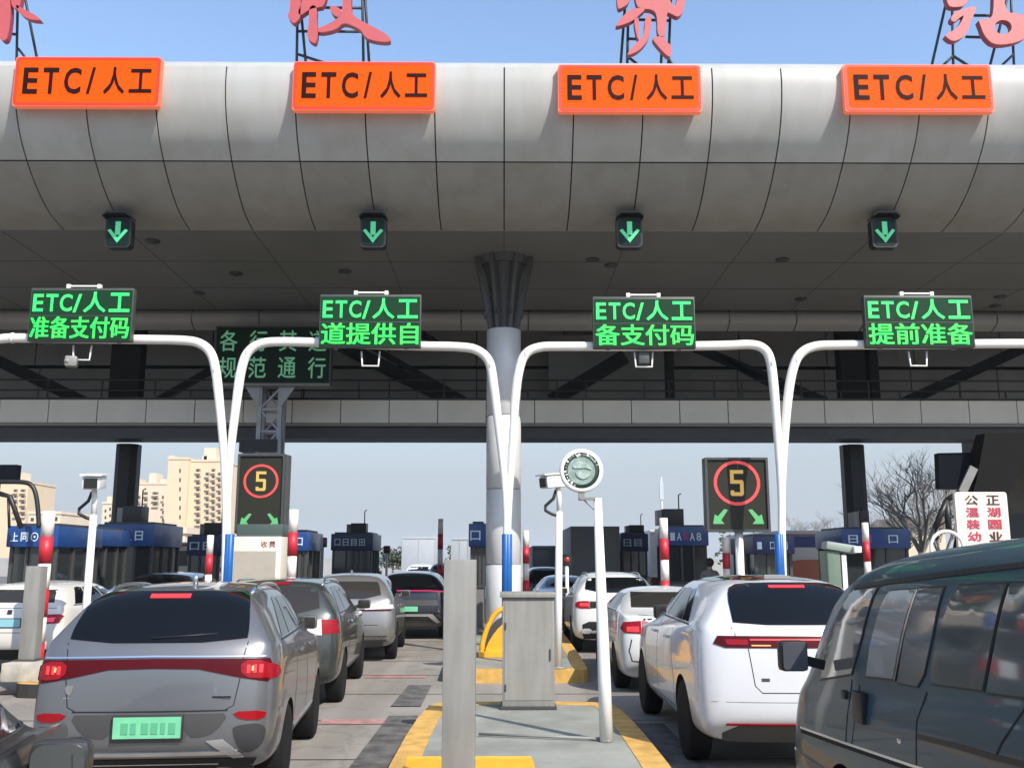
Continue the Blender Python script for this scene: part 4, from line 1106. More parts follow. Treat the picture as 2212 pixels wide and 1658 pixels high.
def body_mesh(rows, W, arches, ar=.36, level=3, bulge=.05):
    """rows: (y_low, y_belt, y_top, width factor, z_belt, rail x, z_top, clearance)"""
    bm = bmesh.new()
    cr = bm.edges.layers.float.new('crease_edge')
    rings = []
    n = len(rows)
    for ri, row in enumerate(rows):
        yl, yb, yt, wf, zb, xr, zt, gc = row[:8]
        w_ = W * wf
        e0 = .16 if ri == 0 else (-.12 if ri == n - 1 else 0)
        mid = min(.62, zb * .55)
        dz = min(.055, (zt - zb) * .3) if zt - zb > .12 else .02
        if len(row) > 8: dz = row[8]
        pts = [(.86 * w_, yl + e0 * 1.6, gc), (.97 * w_, yl + e0 * .15, gc + .12), (w_, yl, mid), (.992 * w_, yl * .45 + yb * .55, zb - .16), (.955 * w_, yb, zb), (xr, yt, zt - dz), (0, yt - (.03 if ri == 0 else 0), zt)]
        R_ = [bm.verts.new(p) for p in pts[:-1]]; C7 = bm.verts.new(pts[-1])
        L_ = [bm.verts.new((-p[0], p[1], p[2])) for p in pts[:-1]]; C0 = bm.verts.new((0, pts[0][1], gc))
        rings.append((R_, C7, L_, C0))
    def ring(r): return [r[3]] + r[0] + [r[1]] + r[2][::-1]
    for i in range(n - 1):
        a, b = ring(rings[i]), ring(rings[i + 1])
        for k in range(len(a)):
            bm.faces.new((a[k], b[k], b[(k + 1) % len(a)], a[(k + 1) % len(a)]))
    for idx, sgn in ((0, -1), (n - 1, 1)):
        R_, C7, L_, C0 = rings[idx]
        C = [C0]
        for j in range(1, 5):
            C.append(bm.verts.new((0, R_[j].co.y + sgn * bulge, R_[j].co.z + (.0 if j < 4 else .01))))
        C.append(C7)
        for j in range(5):
            q1 = (R_[j], R_[j + 1], C[j + 1], C[j]); q2 = (C[j], C[j + 1], L_[j + 1], L_[j])
            if j == 4: q1 = (R_[4], R_[5], C7, C[4]); q2 = (C[4], C7, L_[5], L_[4])
            bm.faces.new(q1); bm.faces.new(q2)
    bmesh.ops.recalc_face_normals(bm, faces=bm.faces)
    for i in range(n - 1):
        for side in (0, 2):
            for j, c in ((4, .45), (1, .3), (5, .3)):
                e = bm.edges.get((rings[i][side][j], rings[i + 1][side][j]))
                if e: e[cr] = c
    for side in (0, 2):
        for idx in (0, n - 1):
            e = bm.edges.get((rings[idx][side][4], rings[idx][side][5]))
            if e: e[cr] = .3
    me = bpy.data.meshes.new('body'); bm.to_mesh(me); bm.free()
    o = bpy.data.objects.new('tmp', me); COL.objects.link(o)
    md = o.modifiers.new('s', 'SUBSURF'); md.levels = level; md.render_levels = level
    dg = bpy.context.evaluated_depsgraph_get(); dg.update()
    full = bpy.data.meshes.new_from_object(o.evaluated_get(dg))
    # arches
    cut = B()
    for ya, za in arches:
        for s_ in (-1, 1):
            cut.lathe([(ar, s_ * (W - .30)), (ar, s_ * (W + .2))] if s_ > 0 else [(ar, -(W + .2)), (ar, -(W - .30))], (0, ya, za), 'X', n=40)
    bmesh.ops.recalc_face_normals(cut.bm, faces=cut.bm.faces)
    cm = bpy.data.meshes.new('cut'); cut.bm.to_mesh(cm); cut.bm.free()
    co = bpy.data.objects.new('cut', cm); COL.objects.link(co)
    bo = o.modifiers.new('b', 'BOOLEAN'); bo.object = co; bo.operation = 'DIFFERENCE'; bo.solver = 'EXACT'
    dg = bpy.context.evaluated_depsgraph_get(); dg.update()
    res = bpy.data.meshes.new_from_object(o.evaluated_get(dg))
    bpy.data.objects.remove(o); bpy.data.objects.remove(co)
    return full, res

class Car:
    def __init__(s, name, label, cat, loc, rz, group, rows, W, paint, arches, ar=.36, tyre=.34, rim=RIM, level=3, clad=0.0, cladm=None, bulge=.05, parts=True):
        s.t = thing(name, label, cat, loc, rz, group=group)
        s.W = W
        full, res = body_mesh(rows, W, arches, ar, level, bulge)
        b = bmesh.new(); b.from_mesh(full); s.bvh = BVHTree.FromBMesh(b); b.free(); bpy.data.meshes.remove(full)
        b = B().mesh(res)
        for f in b.bm.faces:
            c = f.calc_center_median(); f.material_index = 0
            if c.z < .24: f.material_index = 1
            for ya, za in arches:
                d = math.hypot(c.y - ya, c.z - za)
                if d < ar + .004 and abs(c.x) < W - .02 and abs(f.normal.x) < .3: f.material_index = 1
                if d < ar - .001 and abs(c.x) < W - .25: f.material_index = 1
                if clad and d < ar + .07 and f.material_index == 0: f.material_index = 2
            if clad and c.z < clad: f.material_index = max(1, 2) if f.material_index == 0 else f.material_index
        b.build('body', [paint, GAP, cladm or CLAD], s.t, ang=32)
        for ya, za in arches:
            for sx in (-1, 1): s.wheel(sx * (W - .125), ya, tyre, sx, rim)
    def wheel(s, x, y, r, sx, rim):
        w_ = .11
        t = B().lathe([(r * .66, -w_), (r * .9, -w_), (r * .985, -w_ * .8), (r, -w_ * .4), (r, w_ * .4), (r * .985, w_ * .8), (r * .9, w_), (r * .66, w_)], (0, 0, 0), 'X', n=36)
        o = t.build('wheel', RUBBER, s.t); o.location = (x, y, r)
        b = B()
        b.lathe([(r * .6, sx * .02), (r * .67, sx * .095), (r * .62, sx * .1), (r * .6, sx * .03)], (0, 0, 0), 'X', n=30, cap=False)
        for k in range(5):
            a = 2 * math.pi * k / 5 + .3
            for d in (-.13, .13):
                b.bar((sx * .085, math.cos(a + d * .3) * .05, math.sin(a + d * .3) * .05), (sx * .075, math.cos(a + d) * r * .63, math.sin(a + d) * r * .63), .03, .035)
        b.lathe([(.001, sx * .1), (.05, sx * .098), (.06, sx * .07)], (0, 0, 0), 'X', n=16, cap=False)
        o2 = b.build('rim', rim, o)
        B().lathe([(.001, sx * .03), (r * .6, sx * .03)], (0, 0, 0), 'X', n=24, cap=False).build('brake_disc', DGREY, o)
    def patch(s, name, poly, m, view='R', off=.004, th=.012, step=.07, mirror=False, sm=0, label=None, parent=None):
        """view R: from behind (x,z); F: from the front; L/Rt: from the left/right (y,z); T: from above (x,y)"""
        if mirror:
            s.patch(name, poly, m, view, off, th, step, False, sm, label, parent)
            if view in 'RFT': return s.patch(name, [(-a, c) for a, c in poly][::-1], m, view, off, th, step, False, sm, label, parent)
            return s.patch(name, poly, m, 'r' if view == 'l' else 'l', off, th, step, False, sm, label, parent)
        if sm: poly = chaikin(poly, sm)
        t = bmesh.new()
        vs = [t.verts.new((p[0], p[1], 0)) for p in poly]
        es = [t.edges.new((vs[i], vs[(i + 1) % len(vs)])) for i in range(len(vs))]
        bmesh.ops.triangle_fill(t, use_beauty=True, use_dissolve=False, edges=es)
        for ax in (0, 1):
            lo = min(v.co[ax] for v in t.verts); hi = max(v.co[ax] for v in t.verts)
            k = math.floor(lo / step) + 1
            while k * step < hi:
                no = [0, 0, 0]; no[ax] = 1; co = [0, 0, 0]; co[ax] = k * step
                bmesh.ops.bisect_plane(t, geom=t.verts[:] + t.edges[:] + t.faces[:], plane_co=co, plane_no=no, dist=1e-5)
                k += 1
        dr = {'R': (0, 1, 0), 'F': (0, -1, 0), 'l': (1, 0, 0), 'r': (-1, 0, 0), 'T': (0, 0, -1)}[view]
        def org(v):
            a, c = v.co.x, v.co.y
            return {'R': (a, -3, c), 'F': (a, 9, c), 'l': (-4, a, c), 'r': (4, a, c), 'T': (a, c, 5)}[view]
        out = B(); t.verts.ensure_lookup_table(); t.verts.index_update()
        A_, I_ = [], []
        for v in t.verts:
            o_ = Vector(org(v)); h, nrm, _, _ = s.bvh.ray_cast(o_, Vector(dr))
            if h is None:
                q = o_ + Vector(dr) * (3.2 if view in 'RF' else 3.2)
                h, nrm, _, _ = s.bvh.find_nearest(q)
            if nrm.dot(Vector(dr)) > 0: nrm = -nrm
            A_.append(out.bm.verts.new(h + nrm * off)); I_.append(out.bm.verts.new(h - nrm * th))
        for f in t.faces:
            ix = [v.index for v in f.verts]
            out.bm.faces.new([A_[i] for i in ix]); out.bm.faces.new([I_[i] for i in ix[::-1]])
        for e in t.edges:
            if len(e.link_faces) == 1:
                a, c = e.verts[0].index, e.verts[1].index
                out.bm.faces.new((A_[a], A_[c], I_[c], I_[a]))
        t.free()
        bmesh.ops.recalc_face_normals(out.bm, faces=out.bm.faces)
        return out.build(name, m, parent or s.t, ang=50, label=label)
    def seam(s, pts, view='R', w_=.006, m=None, off=.0015, mirror=False, name='shut_line', step=.1):
        P = [Vector(p) for p in pts]; L, R2 = [], []
        for i, p in enumerate(P):
            d = (P[min(i + 1, len(P) - 1)] - P[max(i - 1, 0)]).normalized(); nn = Vector((-d.y, d.x)) * w_
            L.append(tuple(p + nn)); R2.append(tuple(p - nn))
        s.patch(name, L + R2[::-1], m or GAP, view, off, .004, step, mirror)
    def hit(s, view, a, c):
        dr = {'R': (0, 1, 0), 'l': (1, 0, 0), 'r': (-1, 0, 0), 'T': (0, 0, -1)}[view]
        o_ = {'R': (a, -3, c), 'l': (-4, a, c), 'r': (4, a, c), 'T': (a, c, 5)}[view]
        h, n, _, _ = s.bvh.ray_cast(Vector(o_), Vector(dr))
        return h if h else Vector(o_) + Vector(dr) * 3.1
    def mirrors(s, y, z, m, sides=(-1, 1), size=(.2, .11, .14), out=.14):
        for sx in sides:
            h = s.hit('l' if sx < 0 else 'r', y, z)
            b = B(); b.box((h.x + sx * out, y - .02, z + .05), size, bev=.035); b.bar((h.x - sx * .03, y, z), (h.x + sx * out * .8, y, z + .03), .05)
            o = b.build('wing_mirror', m, s.t, ang=30)
            B().box((h.x + sx * out, y - .02 - size[1] / 2 - .002, z + .05), (size[0] - .035, .006, size[2] - .03), bev=.002).build('mirror_glass', LENSW if False else GLASS2, o)
    def handle(s, y, z, m, sides=(-1, 1)):
        for sx in sides:
            h = s.hit('l' if sx < 0 else 'r', y, z)
            B().box((h.x + sx * .018, y, z), (.03, .2, .03), bev=.01).build('door_handle', m, s.t, ang=30)
    def plate(s, x, z, w_, h_, m, txt=None):
        h = s.hit('R', x, z)
        o = B().bb(x - w_ / 2 - .012, x + w_ / 2 + .012, h.y - .03, h.y + .02, z - h_ / 2 - .012, z + h_ / 2 + .012, bev=.004).build('plate_frame', PLT, s.t, ang=30)
        B().bb(x - w_ / 2, x + w_ / 2, h.y - .036, h.y - .031, z - h_ / 2, z + h_ / 2).build('number_plate', m, o, smooth=False)
        return h.y - .036
    def rails(s, y0, y1, x, m):
        for sx in (-1, 1):
            pts = []
            for k in range(9):
                y = y0 + (y1 - y0) * k / 8; h = s.hit('T', sx * x, y)
                pts.append((sx * x, y, h.z + (.0 if k in (0, 8) else .04)))
            B().tube(pts, .016, 8).build('roof_rail', m, s.t)
    def wiper(s, z, w_=.3, x=-.1):
        h = s.hit('R', x, z)
        h2 = s.hit('R', x + w_, z + .03)
        B().tube([h + Vector((0, -.02, 0)), h2 + Vector((0, -.02, 0))], .007, 6).build('rear_wiper', BLACK, s.t)
    def fin(s, y, m):
        h = s.hit('T', 0, y)
        B().prism([(y - .1, h.z - .01), (y + .09, h.z - .01), (y - .06, h.z + .07), (y - .09, h.z + .07)], -.018, .018, 'YZ').build('roof_antenna', m, s.t)

def suv_rows(L, H, zb, zbf, xr=.62, gtop=.48, gc=.24, hood=1.04, wb=3.35, tail=.0):
    return [(.0, .10, gtop, .90, zb, xr - .04, H - .07, gc + .06), (.17, .26, gtop + .16, .995, zb, xr, H - .035, gc), (.55, .6, gtop + .5, 1.0, zb - .005, xr + .02, H - .012, gc),
            (L * .3, L * .3, L * .32, 1.0, zb * .7 + zbf * .3, xr + .03, H, gc), (L * .45, L * .45, L * .45, 1.0, zb * .4 + zbf * .6, xr + .03, H - .005, gc), (L * .6, L * .6, L * .565, 1.0, zbf + .01, xr + .01, H - .05, gc),
            (wb, wb, wb - .12, 1.0, zbf, xr + .03, hood + .12, gc), (wb + .35, wb + .35, wb + .35, .995, zbf - .03, xr + .04, hood, gc),
            (L - .35, L - .4, L - .4, .96, zbf - .12, xr, hood - .07, gc), (L, L - .1, L - .14, .8, zbf - .22, xr - .12, hood - .17, gc + .05)]
def sedan_rows(L, H, zb, deck, xr=.56, gc=.2, hood=.98, rw=.55, wb=3.15):
    return [(.0, .08, .13, .90, zb - .08, .70, deck - .03, gc + .08), (.17, .22, .26, .99, zb - .02, .72, deck, gc), (.45, .5, rw, 1.0, zb, .70, deck + .03, gc), (.85, .9, rw + .55, 1.0, zb, xr + .03, H - .13, gc),
            (1.4, 1.4, rw + 1.05, 1.0, zb, xr, H - .02, gc), (2.1, 2.1, 2.2, 1.0, zb - .01, xr, H, gc), (2.7, 2.7, 2.55, 1.0, zb - .03, xr - .01, H - .05, gc),
            (wb, wb, wb - .1, 1.0, zb - .05, xr + .1, hood + .1, gc), (wb + .4, wb + .4, wb + .4, .995, zb - .08, xr + .1, hood, gc), (L - .35, L - .4, L - .4, .95, zb - .17, xr + .04, hood - .07, gc), (L, L - .1, L - .15, .78, zb - .26, xr - .06, hood - .18, gc + .05)]
def side_glass(c, y0, y1, zb, zt, lean0=.25, lean1=.6, splits=(.22, .6), glass=None):
    """side windows following belt and roof, three panes"""
    def zz(y): return zb
    yt0, yt1 = y0 + lean0, y1 - lean1
    cuts = [0] + list(splits) + [1]
    for i in range(len(cuts) - 1):
        a, b_ = cuts[i], cuts[i + 1]
        g_ = .022
        def bot(f): return y0 + (y1 - y0) * f
        def tp(f): return yt0 + (yt1 - yt0) * f
        poly = [(bot(a) + g_, zb), (bot(b_) - g_, zb - .0), (tp(b_) - g_, zt), ((tp(a) + tp(b_)) / 2, zt + .015), (tp(a) + g_, zt)]
        c.patch('side_window', poly, glass or GLASS, 'l', .004, .01, .09, True)
    c.seam([(y0 - .05, zb - .018), (y1 + .03, zb - .022)], 'l', .008, BLACK, .005, True, 'window_trim', .12)

GRP = 'vehicles queueing at the toll gates'
# --- C1: big grey crossover in front -------------------------------------------------
P1 = carpaint('grey_metallic', (0.165, 0.167, 0.172), .55, .34)
rows = suv_rows(4.35, 1.73, 1.25, 1.12, xr=.64, gtop=.46, gc=.27, hood=1.1, wb=3.1)
c = Car('crossover_suv', 'large grey crossover with green plate and full-width red light bar, nearest on the left', 'car', (-2.71, 7.78, 0), .085, GRP, rows, .945, P1, [(.90, .35), (3.32, .35)], .39, .355, clad=.0)
c.patch('rear_window', [(-.68, 1.265), (.68, 1.265), (.68, 1.38), (.625, 1.60), (.54, 1.645), (-.54, 1.645), (-.625, 1.60), (-.68, 1.38)], GLASS, 'R', .009, .012, .035, sm=1)
c.patch('high_brake_light', [(-.16, 1.59), (.16, 1.59), (.16, 1.62), (-.16, 1.62)], REDE, 'R', .014)
bar = [(-.80, 1.135), (0, 1.148), (.80, 1.135), (.80, 1.06), (.45, 1.065), (.25, 1.088), (0, 1.095), (-.25, 1.088), (-.45, 1.065), (-.80, 1.06)]
bar = [(-.86, 1.14), (0, 1.15), (.86, 1.14), (.905, 1.03), (.86, .965), (.62, 1.01), (.34, 1.07), (0, 1.078), (-.34, 1.07), (-.62, 1.01), (-.86, .965), (-.905, 1.03)]
c.patch('tail_light_bar', bar, REDD, 'R', .008, .012, .05)
c.patch('bar_trim', [(-.84, 1.15), (0, 1.16), (.84, 1.15), (.84, 1.162), (0, 1.172), (-.84, 1.162)], CHROME, 'R', .010, .01, .1)
c.patch('tail_light', [(.655, 1.13), (.84, 1.128), (.885, 1.03), (.85, .985), (.66, 1.01)], REDL, 'R', .013, .012, .05, mirror=True, sm=1)
c.patch('tail_light', [(.93 * 0 + .10, 1.12), (.34, 1.05), (.30, .995), (.08, .98)], REDL, 'l', .010, .012, .05, mirror=True, sm=1)
for xx in (.70, .745, .79): c.patch('lit_lamp', [(xx, 1.035), (xx + .025, 1.035), (xx + .025, 1.095), (xx, 1.095)], REDE, 'R', .016, .002, .05, mirror=True)
for xx in (.735,): c.patch('lit_lamp', [(xx, 1.05), (xx + .015, 1.05), (xx + .015, 1.085), (xx, 1.085)], AMB, 'R', .018, .002, .05, mirror=True)
c.seam([(.69, 1.27), (.665, 1.14)], 'R', .004, mirror=True); c.seam([(.655, 1.0), (.62, .8), (.55, .765)], 'R', .004, mirror=True)
c.seam([(-.58, .765), (.58, .765)], 'R', .006)
c.patch('bumper_insert', [(-.42, .745), (-.60, .745), (-.5, .61), (-.40, .575), (-.30, .575), (-.21, .745)], CLAD, 'R', .006, .012, .035, mirror=True, sm=1)
c.patch('plate_recess', [(-.32, .752), (.32, .752), (.28, .54), (-.28, .54)], mat('recess_grey', (.10, .10, .10), .45, metal=.3), 'R', .003, .012, .07)
c.patch('reflector', [(.60, .755), (.86, .755), (.85, .69), (.68, .69)], REDL, 'R', .010, .012, .06, mirror=True, sm=1)
c.patch('side_vent', [(.63, .655), (.87, .665), (.85, .50), (.75, .44), (.68, .46), (.62, .60)], mat('vent_dark', (.03, .03, .032), .5), 'R', .005, .012, .03, mirror=True, sm=2)
c.patch('vent_blade', [(.43, .545), (.55, .555), (.615, .50), (.70, .41), (.62, .405)], mat('silver_insert', (.42, .42, .42), .35, metal=.5), 'R', .010, .012, .03, mirror=True)
c.patch('lower_bumper', [(-.80, .40), (.80, .40), (.72, .27), (-.72, .27)], GAP, 'R', .006, .012, .08)
c.patch('skid_trim', [(-.66, .47), (.66, .47), (.70, .44), (-.70, .44)], CHROME, 'R', .014, .012, .08)
c.patch('lower_lip', [(-.5, .36), (.5, .36), (.5, .35), (-.5, .35)], CHROME, 'R', .014, .005, .2)
yp = c.plate(0, .655, .50, .155, PLATEG)
lt = mat('plate_blur', (0.26, 0.58, 0.38), .5)
b = B()
for k, (xa, wa) in enumerate(((-.19, .05), (-.12, .04), (-.04, .05), (.03, .05), (.10, .035), (.16, .05))): b.bb(xa, xa + wa, yp - .005, yp - .001, .61, .69)
b.build('plate_characters', mat('plate_dark_green', (0.09, 0.36, 0.2), .5), c.t, smooth=False)
yb_ = c.hit('R', -.7, .87).y - .006
b = B(); b.tube([(-.66, yb_, .865), (-.55, yb_ + -.01, .865)], .006, 6)
b.prism(chaikin([(-.64, .90), (-.65, .94), (-.635, .965), (-.62, .945), (-.605, .965), (-.59, .94), (-.60, .90), (-.615, .885)], 1), yb_ - .01, yb_ + .01, 'XZ')
b.build('badge', CHROME, c.t, smooth=False)
b = B(); yb_ = c.hit('R', .5, .86).y - .004; b.bb(.46, .60, yb_ - .006, yb_ + .01, .862, .872); b.build('badge', CHROME, c.t, smooth=False)
side_glass(c, .62, 3.12, 1.27, 1.565, .5, .75, (.2, .57))
for pts in ([(1.4, 1.24), (1.37, .9), (1.3, .72), (1.27, .45)], [(2.2, 1.24), (2.2, .4)], [(3.1, 1.2), (3.02, .75), (2.92, .42)], [(1.3, .42), (2.95, .42)]): c.seam(pts, 'l', .005, mirror=True)
c.patch('sill_cladding', [(1.33, .24), (2.9, .24), (2.9, .40), (1.33, .40)], CLAD, 'l', .008, .012, .1, mirror=True)
c.patch('side_crease_trim', [(1.33, .43), (2.9, .43), (2.9, .455), (1.33, .455)], CHROME, 'l', .008, .006, .2, mirror=True)
c.handle(1.65, 1.08, P1); c.handle(2.4, 1.08, P1); c.mirrors(2.95, 1.2, P1, out=.05)
c.rails(.75, 2.6, .6, CHROME)
h = c.hit('T', .08, .95); B().lathe([(.022, h.z - .01), (.018, h.z + .05), (.01, h.z + .09)], (.08, .95, 0), n=10).build('roof_antenna', CHROME, c.t)
c.wiper(1.30, .5, -.05)
C1 = c

# --- C2: dark green-grey SUV behind it -------------------------------------------------
P2 = carpaint('green_grey_metallic', (0.055, 0.063, 0.058), .5, .3)
rows = suv_rows(4.6, 1.68, 1.19, 1.1, xr=.63, gtop=.36, gc=.27, hood=1.08)
c = Car('compact_suv', 'dark green-grey utility car with boxy red and clear tail lights, second in left queue', 'car', (-3.08, 13.0, 0), .05, GRP, rows, .93, P2, [(.9, .35), (3.58, .35)], .385, .35)
c.patch('rear_window', [(-.66, 1.21), (.66, 1.21), (.60, 1.50), (.54, 1.56), (-.54, 1.56), (-.60, 1.50)], GLASS2, 'R', sm=1)
c.patch('high_brake_light', [(-.2, 1.575), (.2, 1.575), (.2, 1.60), (-.2, 1.60)], REDL, 'R', .012)
c.patch('tail_light', [(.62, 1.14), (.87, 1.13), (.90, .96), (.62, .95)], REDL, 'R', .010, .012, .05, mirror=True)
c.patch('tail_lamp_clear', [(.46, 1.12), (.68, 1.14), (.70, .94), (.47, .95)], LENSW, 'R', .014, .012, .05, mirror=True)
c.patch('tail_light_inner', [(.3, 1.10), (.45, 1.12), (.46, .97), (.3, .98)], REDD, 'R', .010, .012, .05, mirror=True)
c.patch('chrome_strip', [(-.3, 1.08), (.3, 1.08), (.3, 1.04), (-.3, 1.04)], CHROME, 'R', .01)
c.patch('number_plate', [(-.24, .90), (.24, .90), (.24, .77), (-.24, .77)], mat('plate_blue', (.02, .07, .3), .4), 'R', .012)
c.seam([(-.62, .73), (.62, .73)], 'R', .006); c.patch('lower_bumper', [(-.8, .58), (.8, .58), (.78, .28), (-.78, .28)], CLAD, 'R', .006, .012, .1)
side_glass(c, .5, 3.3, 1.22, 1.53, .4, .7, (.24, .6))
for pts in ([(1.42, 1.2), (1.4, .8), (1.3, .5)], [(2.35, 1.2), (2.35, .4)], [(3.3, 1.15), (3.25, .45)]): c.seam(pts, 'l', .005, mirror=True)
c.patch('sill_cladding', [(1.3, .24), (3.15, .24), (3.17, .42), (1.28, .42)], CLAD, 'l', .008, .012, .1, mirror=True)
c.handle(1.65, 1.04, CHROME); c.handle(2.55, 1.04, CHROME); c.mirrors(3.1, 1.16, CLAD); c.rails(.7, 2.8, .6, CHROME)

# --- C3: silver SUV -------------------------------------------------
P3_ = carpaint('silver_metallic', (0.25, 0.245, 0.23), .6, .3)
rows = suv_rows(4.6, 1.68, 1.16, 1.06, xr=.6, gtop=.5, gc=.26, hood=1.05)
c = Car('silver_suv', 'silver-grey sport utility car with wide rear window, third in the left queue', 'car', (-3.0, 18.9, 0), .045, GRP, rows, .93, P3_, [(.9, .35), (3.6, .35)], .385, .35)
c.patch('rear_window', [(-.66, 1.18), (.66, 1.18), (.58, 1.46), (.52, 1.5), (-.52, 1.5), (-.58, 1.46)], GLASS2, 'R', sm=1)
c.patch('tail_light', [(.35, 1.08), (.86, 1.07), (.88, 1.0), (.35, .98)], LENSW, 'R', .010, mirror=True)
c.patch('tail_light_bar', [(-.84, .985), (.84, .985), (.84, .955), (-.84, .955)], REDD, 'R', .012)
c.patch('number_plate', [(-.24, .88), (.24, .88), (.24, .76), (-.24, .76)], mat('plate_blue', (.02, .07, .3), .4), 'R', .012)
c.seam([(-.6, .7), (.6, .7)], 'R', .006); c.patch('lower_bumper', [(-.78, .5), (.78, .5), (.74, .26), (-.74, .26)], CLAD, 'R', .006, .012, .1)
side_glass(c, .6, 3.3, 1.2, 1.5, .45, .7)
c.seam([(2.35, 1.2), (2.35, .4)], 'l', .006, mirror=True); c.handle(1.7, 1.0, P3_); c.mirrors(3.05, 1.14, P3_); c.fin(.9, P3_)

# --- C4: black SUV with magenta light bar -------------------------------------------------
P4 = carpaint('black_metallic', (0.012, 0.012, 0.014), .2, .2)
rows = suv_rows(4.6, 1.66, 1.2, 1.08, xr=.6, gtop=.55, gc=.25, hood=1.05)
c = Car('black_suv', 'black sport utility car with a glowing magenta light bar, fourth in the left queue', 'car', (-2.35, 24.3, 0), 0, GRP, rows, .94, P4, [(.92, .36), (3.65, .36)], .4, .36)
c.patch('rear_window', [(-.68, 1.26), (.68, 1.26), (.58, 1.5), (.5, 1.54), (-.5, 1.54), (-.58, 1.5)], GLASS, 'R', sm=1)
c.patch('tail_light_bar', [(-.5, 1.185), (-.86, 1.165), (-.88, 1.13), (-.5, 1.155), (.5, 1.155), (.88, 1.13), (.86, 1.165), (.5, 1.185)], PINKE, 'R', .012)
c.patch('bumper_insert', [(-.7, .95), (.7, .95), (.74, .82), (-.74, .82)], CLAD, 'R', .006)
c.patch('skid_trim', [(-.6, .62), (.6, .62), (.78, .42), (.7, .4), (.5, .56), (-.5, .56), (-.7, .4), (-.78, .42)], MGREY, 'R', .012)
c.patch('number_plate', [(-.24, .8), (.24, .8), (.24, .68), (-.24, .68)], PLATEG, 'R', .012)
side_glass(c, .7, 3.35, 1.22, 1.48, .5, .7); c.mirrors(3.1, 1.15, P4)

# --- C5: white hatchback at far left -------------------------------------------------
P5 = carpaint('warm_white', (0.61, 0.59, 0.54), 0, .35)
rows = suv_rows(4.4, 1.56, 1.13, 1.02, xr=.6, gtop=.42, gc=.22, hood=1.0)
c = Car('white_hatchback', 'white hatchback with swept red tail lights and a pale blue-green plate, far left lane', 'car', (-8.42, 17.0, 0), 0, GRP, rows, .91, P5, [(.85, .33), (3.45, .33)], .365, .33)
c.patch('rear_window', [(-.68, 1.19), (.68, 1.19), (.60, 1.40), (-.60, 1.40)], GLASS2, 'R')
c.patch('tail_light', [(.28, .985), (.80, 1.0), (.86, .97), (.82, .85), (.55, .84), (.4, .90)], REDL, 'R', .010, .012, .05, mirror=True)
c.patch('lit_lamp', [(.58, .93), (.76, .95), (.74, .87), (.58, .88)], PINKE, 'R', .014, .002, .05, mirror=True)
c.plate(0, .86, .44, .13, PLATEB)
c.seam([(-.75, 1.1), (.75, 1.1)], 'R', .004); c.seam([(-.5, .7), (.5, .7)], 'R', .005)
c.patch('badge', [(-.04, 1.0), (.04, 1.0), (.04, 1.07), (-.04, 1.07)], BLACK, 'R', .01)
c.patch('lower_bumper', [(-.78, .42), (.78, .42), (.72, .22), (-.72, .22)], GAP, 'R', .006, .012, .1)
side_glass(c, .6, 3.1, 1.15, 1.42, .35, .7); c.mirrors(2.9, 1.1, P5)

# --- C6: black car ahead of it -------------------------------------------------
rows = suv_rows(4.6, 1.66, 1.16, 1.06, xr=.6, gtop=.5, gc=.25, hood=1.05)
c = Car('black_car', 'black car mostly hidden behind the roof of the big grey crossover', 'car', (-8.0, 22.6, 0), 0, GRP, rows, .93, P4, [(.9, .35), (3.6, .35)], .385, .35)
c.patch('rear_window', [(-.66, 1.2), (.66, 1.2), (.58, 1.5), (-.58, 1.5)], GLASS, 'R')
c.patch('tail_light', [(.5, 1.05), (.86, 1.03), (.86, .93), (.5, .95)], REDL, 'R', .01, mirror=True)
side_glass(c, .6, 3.3, 1.18, 1.48, .45, .7)

# --- C7: white crossover coupe, near right -------------------------------------------------
P7 = carpaint('pearl_white', (0.60, 0.605, 0.62), 0, .28)
rows = suv_rows(4.8, 1.77, 1.30, 1.14, xr=.6, gtop=.52, gc=.27, hood=1.12, wb=3.45)
c = Car('white_crossover', 'glossy white crossover with dark glass roof and slim red light bar, nearest on the right', 'car', (2.70, 9.0, 0), 0, GRP, rows, .96, P7, [(.95, .38), (3.85, .38)], .42, .385, rim=DGREY, bulge=.07)
c.patch('rear_window', [(-.60, 1.32), (.60, 1.32), (.60, 1.40), (.585, 1.56), (.52, 1.66), (.3, 1.685), (-.3, 1.685), (-.52, 1.66), (-.585, 1.56), (-.60, 1.40)], GLASS, 'R', .011, .012, .035, sm=1)
c.patch('high_brake_light', [(-.17, 1.635), (.17, 1.635), (.17, 1.655), (-.17, 1.655)], REDE, 'R', .018)
c.patch('tail_light_bar', [(-.76, 1.225), (.76, 1.225), (.80, 1.16), (.70, 1.125), (-.70, 1.125), (-.80, 1.16)], REDD, 'R', .010)
c.patch('tail_light', [(-.70, 1.195), (-.5, 1.195), (-.5, 1.15), (-.68, 1.15)], REDL, 'R', .014, .002, .06, mirror=True)
c.patch('lit_line', [(-.48, 1.200), (.48, 1.200), (.48, 1.188), (-.48, 1.188)], REDE, 'R', .014, .002, .1)
c.patch('lit_lamp', [(-.47, 1.150), (-.3, 1.150), (-.3, 1.14), (-.47, 1.14)], AMB, 'R', .016, .002, .1, mirror=True)
c.seam([(-.63, 1.30), (-.60, 1.23)], 'R', .004, mirror=True); c.seam([(-.50, 1.12), (-.46, .80), (-.40, .74), (.40, .74), (.46, .80), (.50, 1.12)], 'R', .004)
c.patch('badge', [(-.40, .865), (-.33, .865), (-.33, .84), (-.40, .84)], DGREY, 'R', .006)
c.patch('badge', [(.33, .865), (.40, .865), (.40, .84), (.33, .84)], DGREY, 'R', .006)
c.seam([(-.84, .66), (.84, .66)], 'R', .003, MGREY)
c.patch('reflector_strip', [(-.72, .475), (.72, .475), (.72, .46), (-.72, .46)], REDL, 'R', .01)
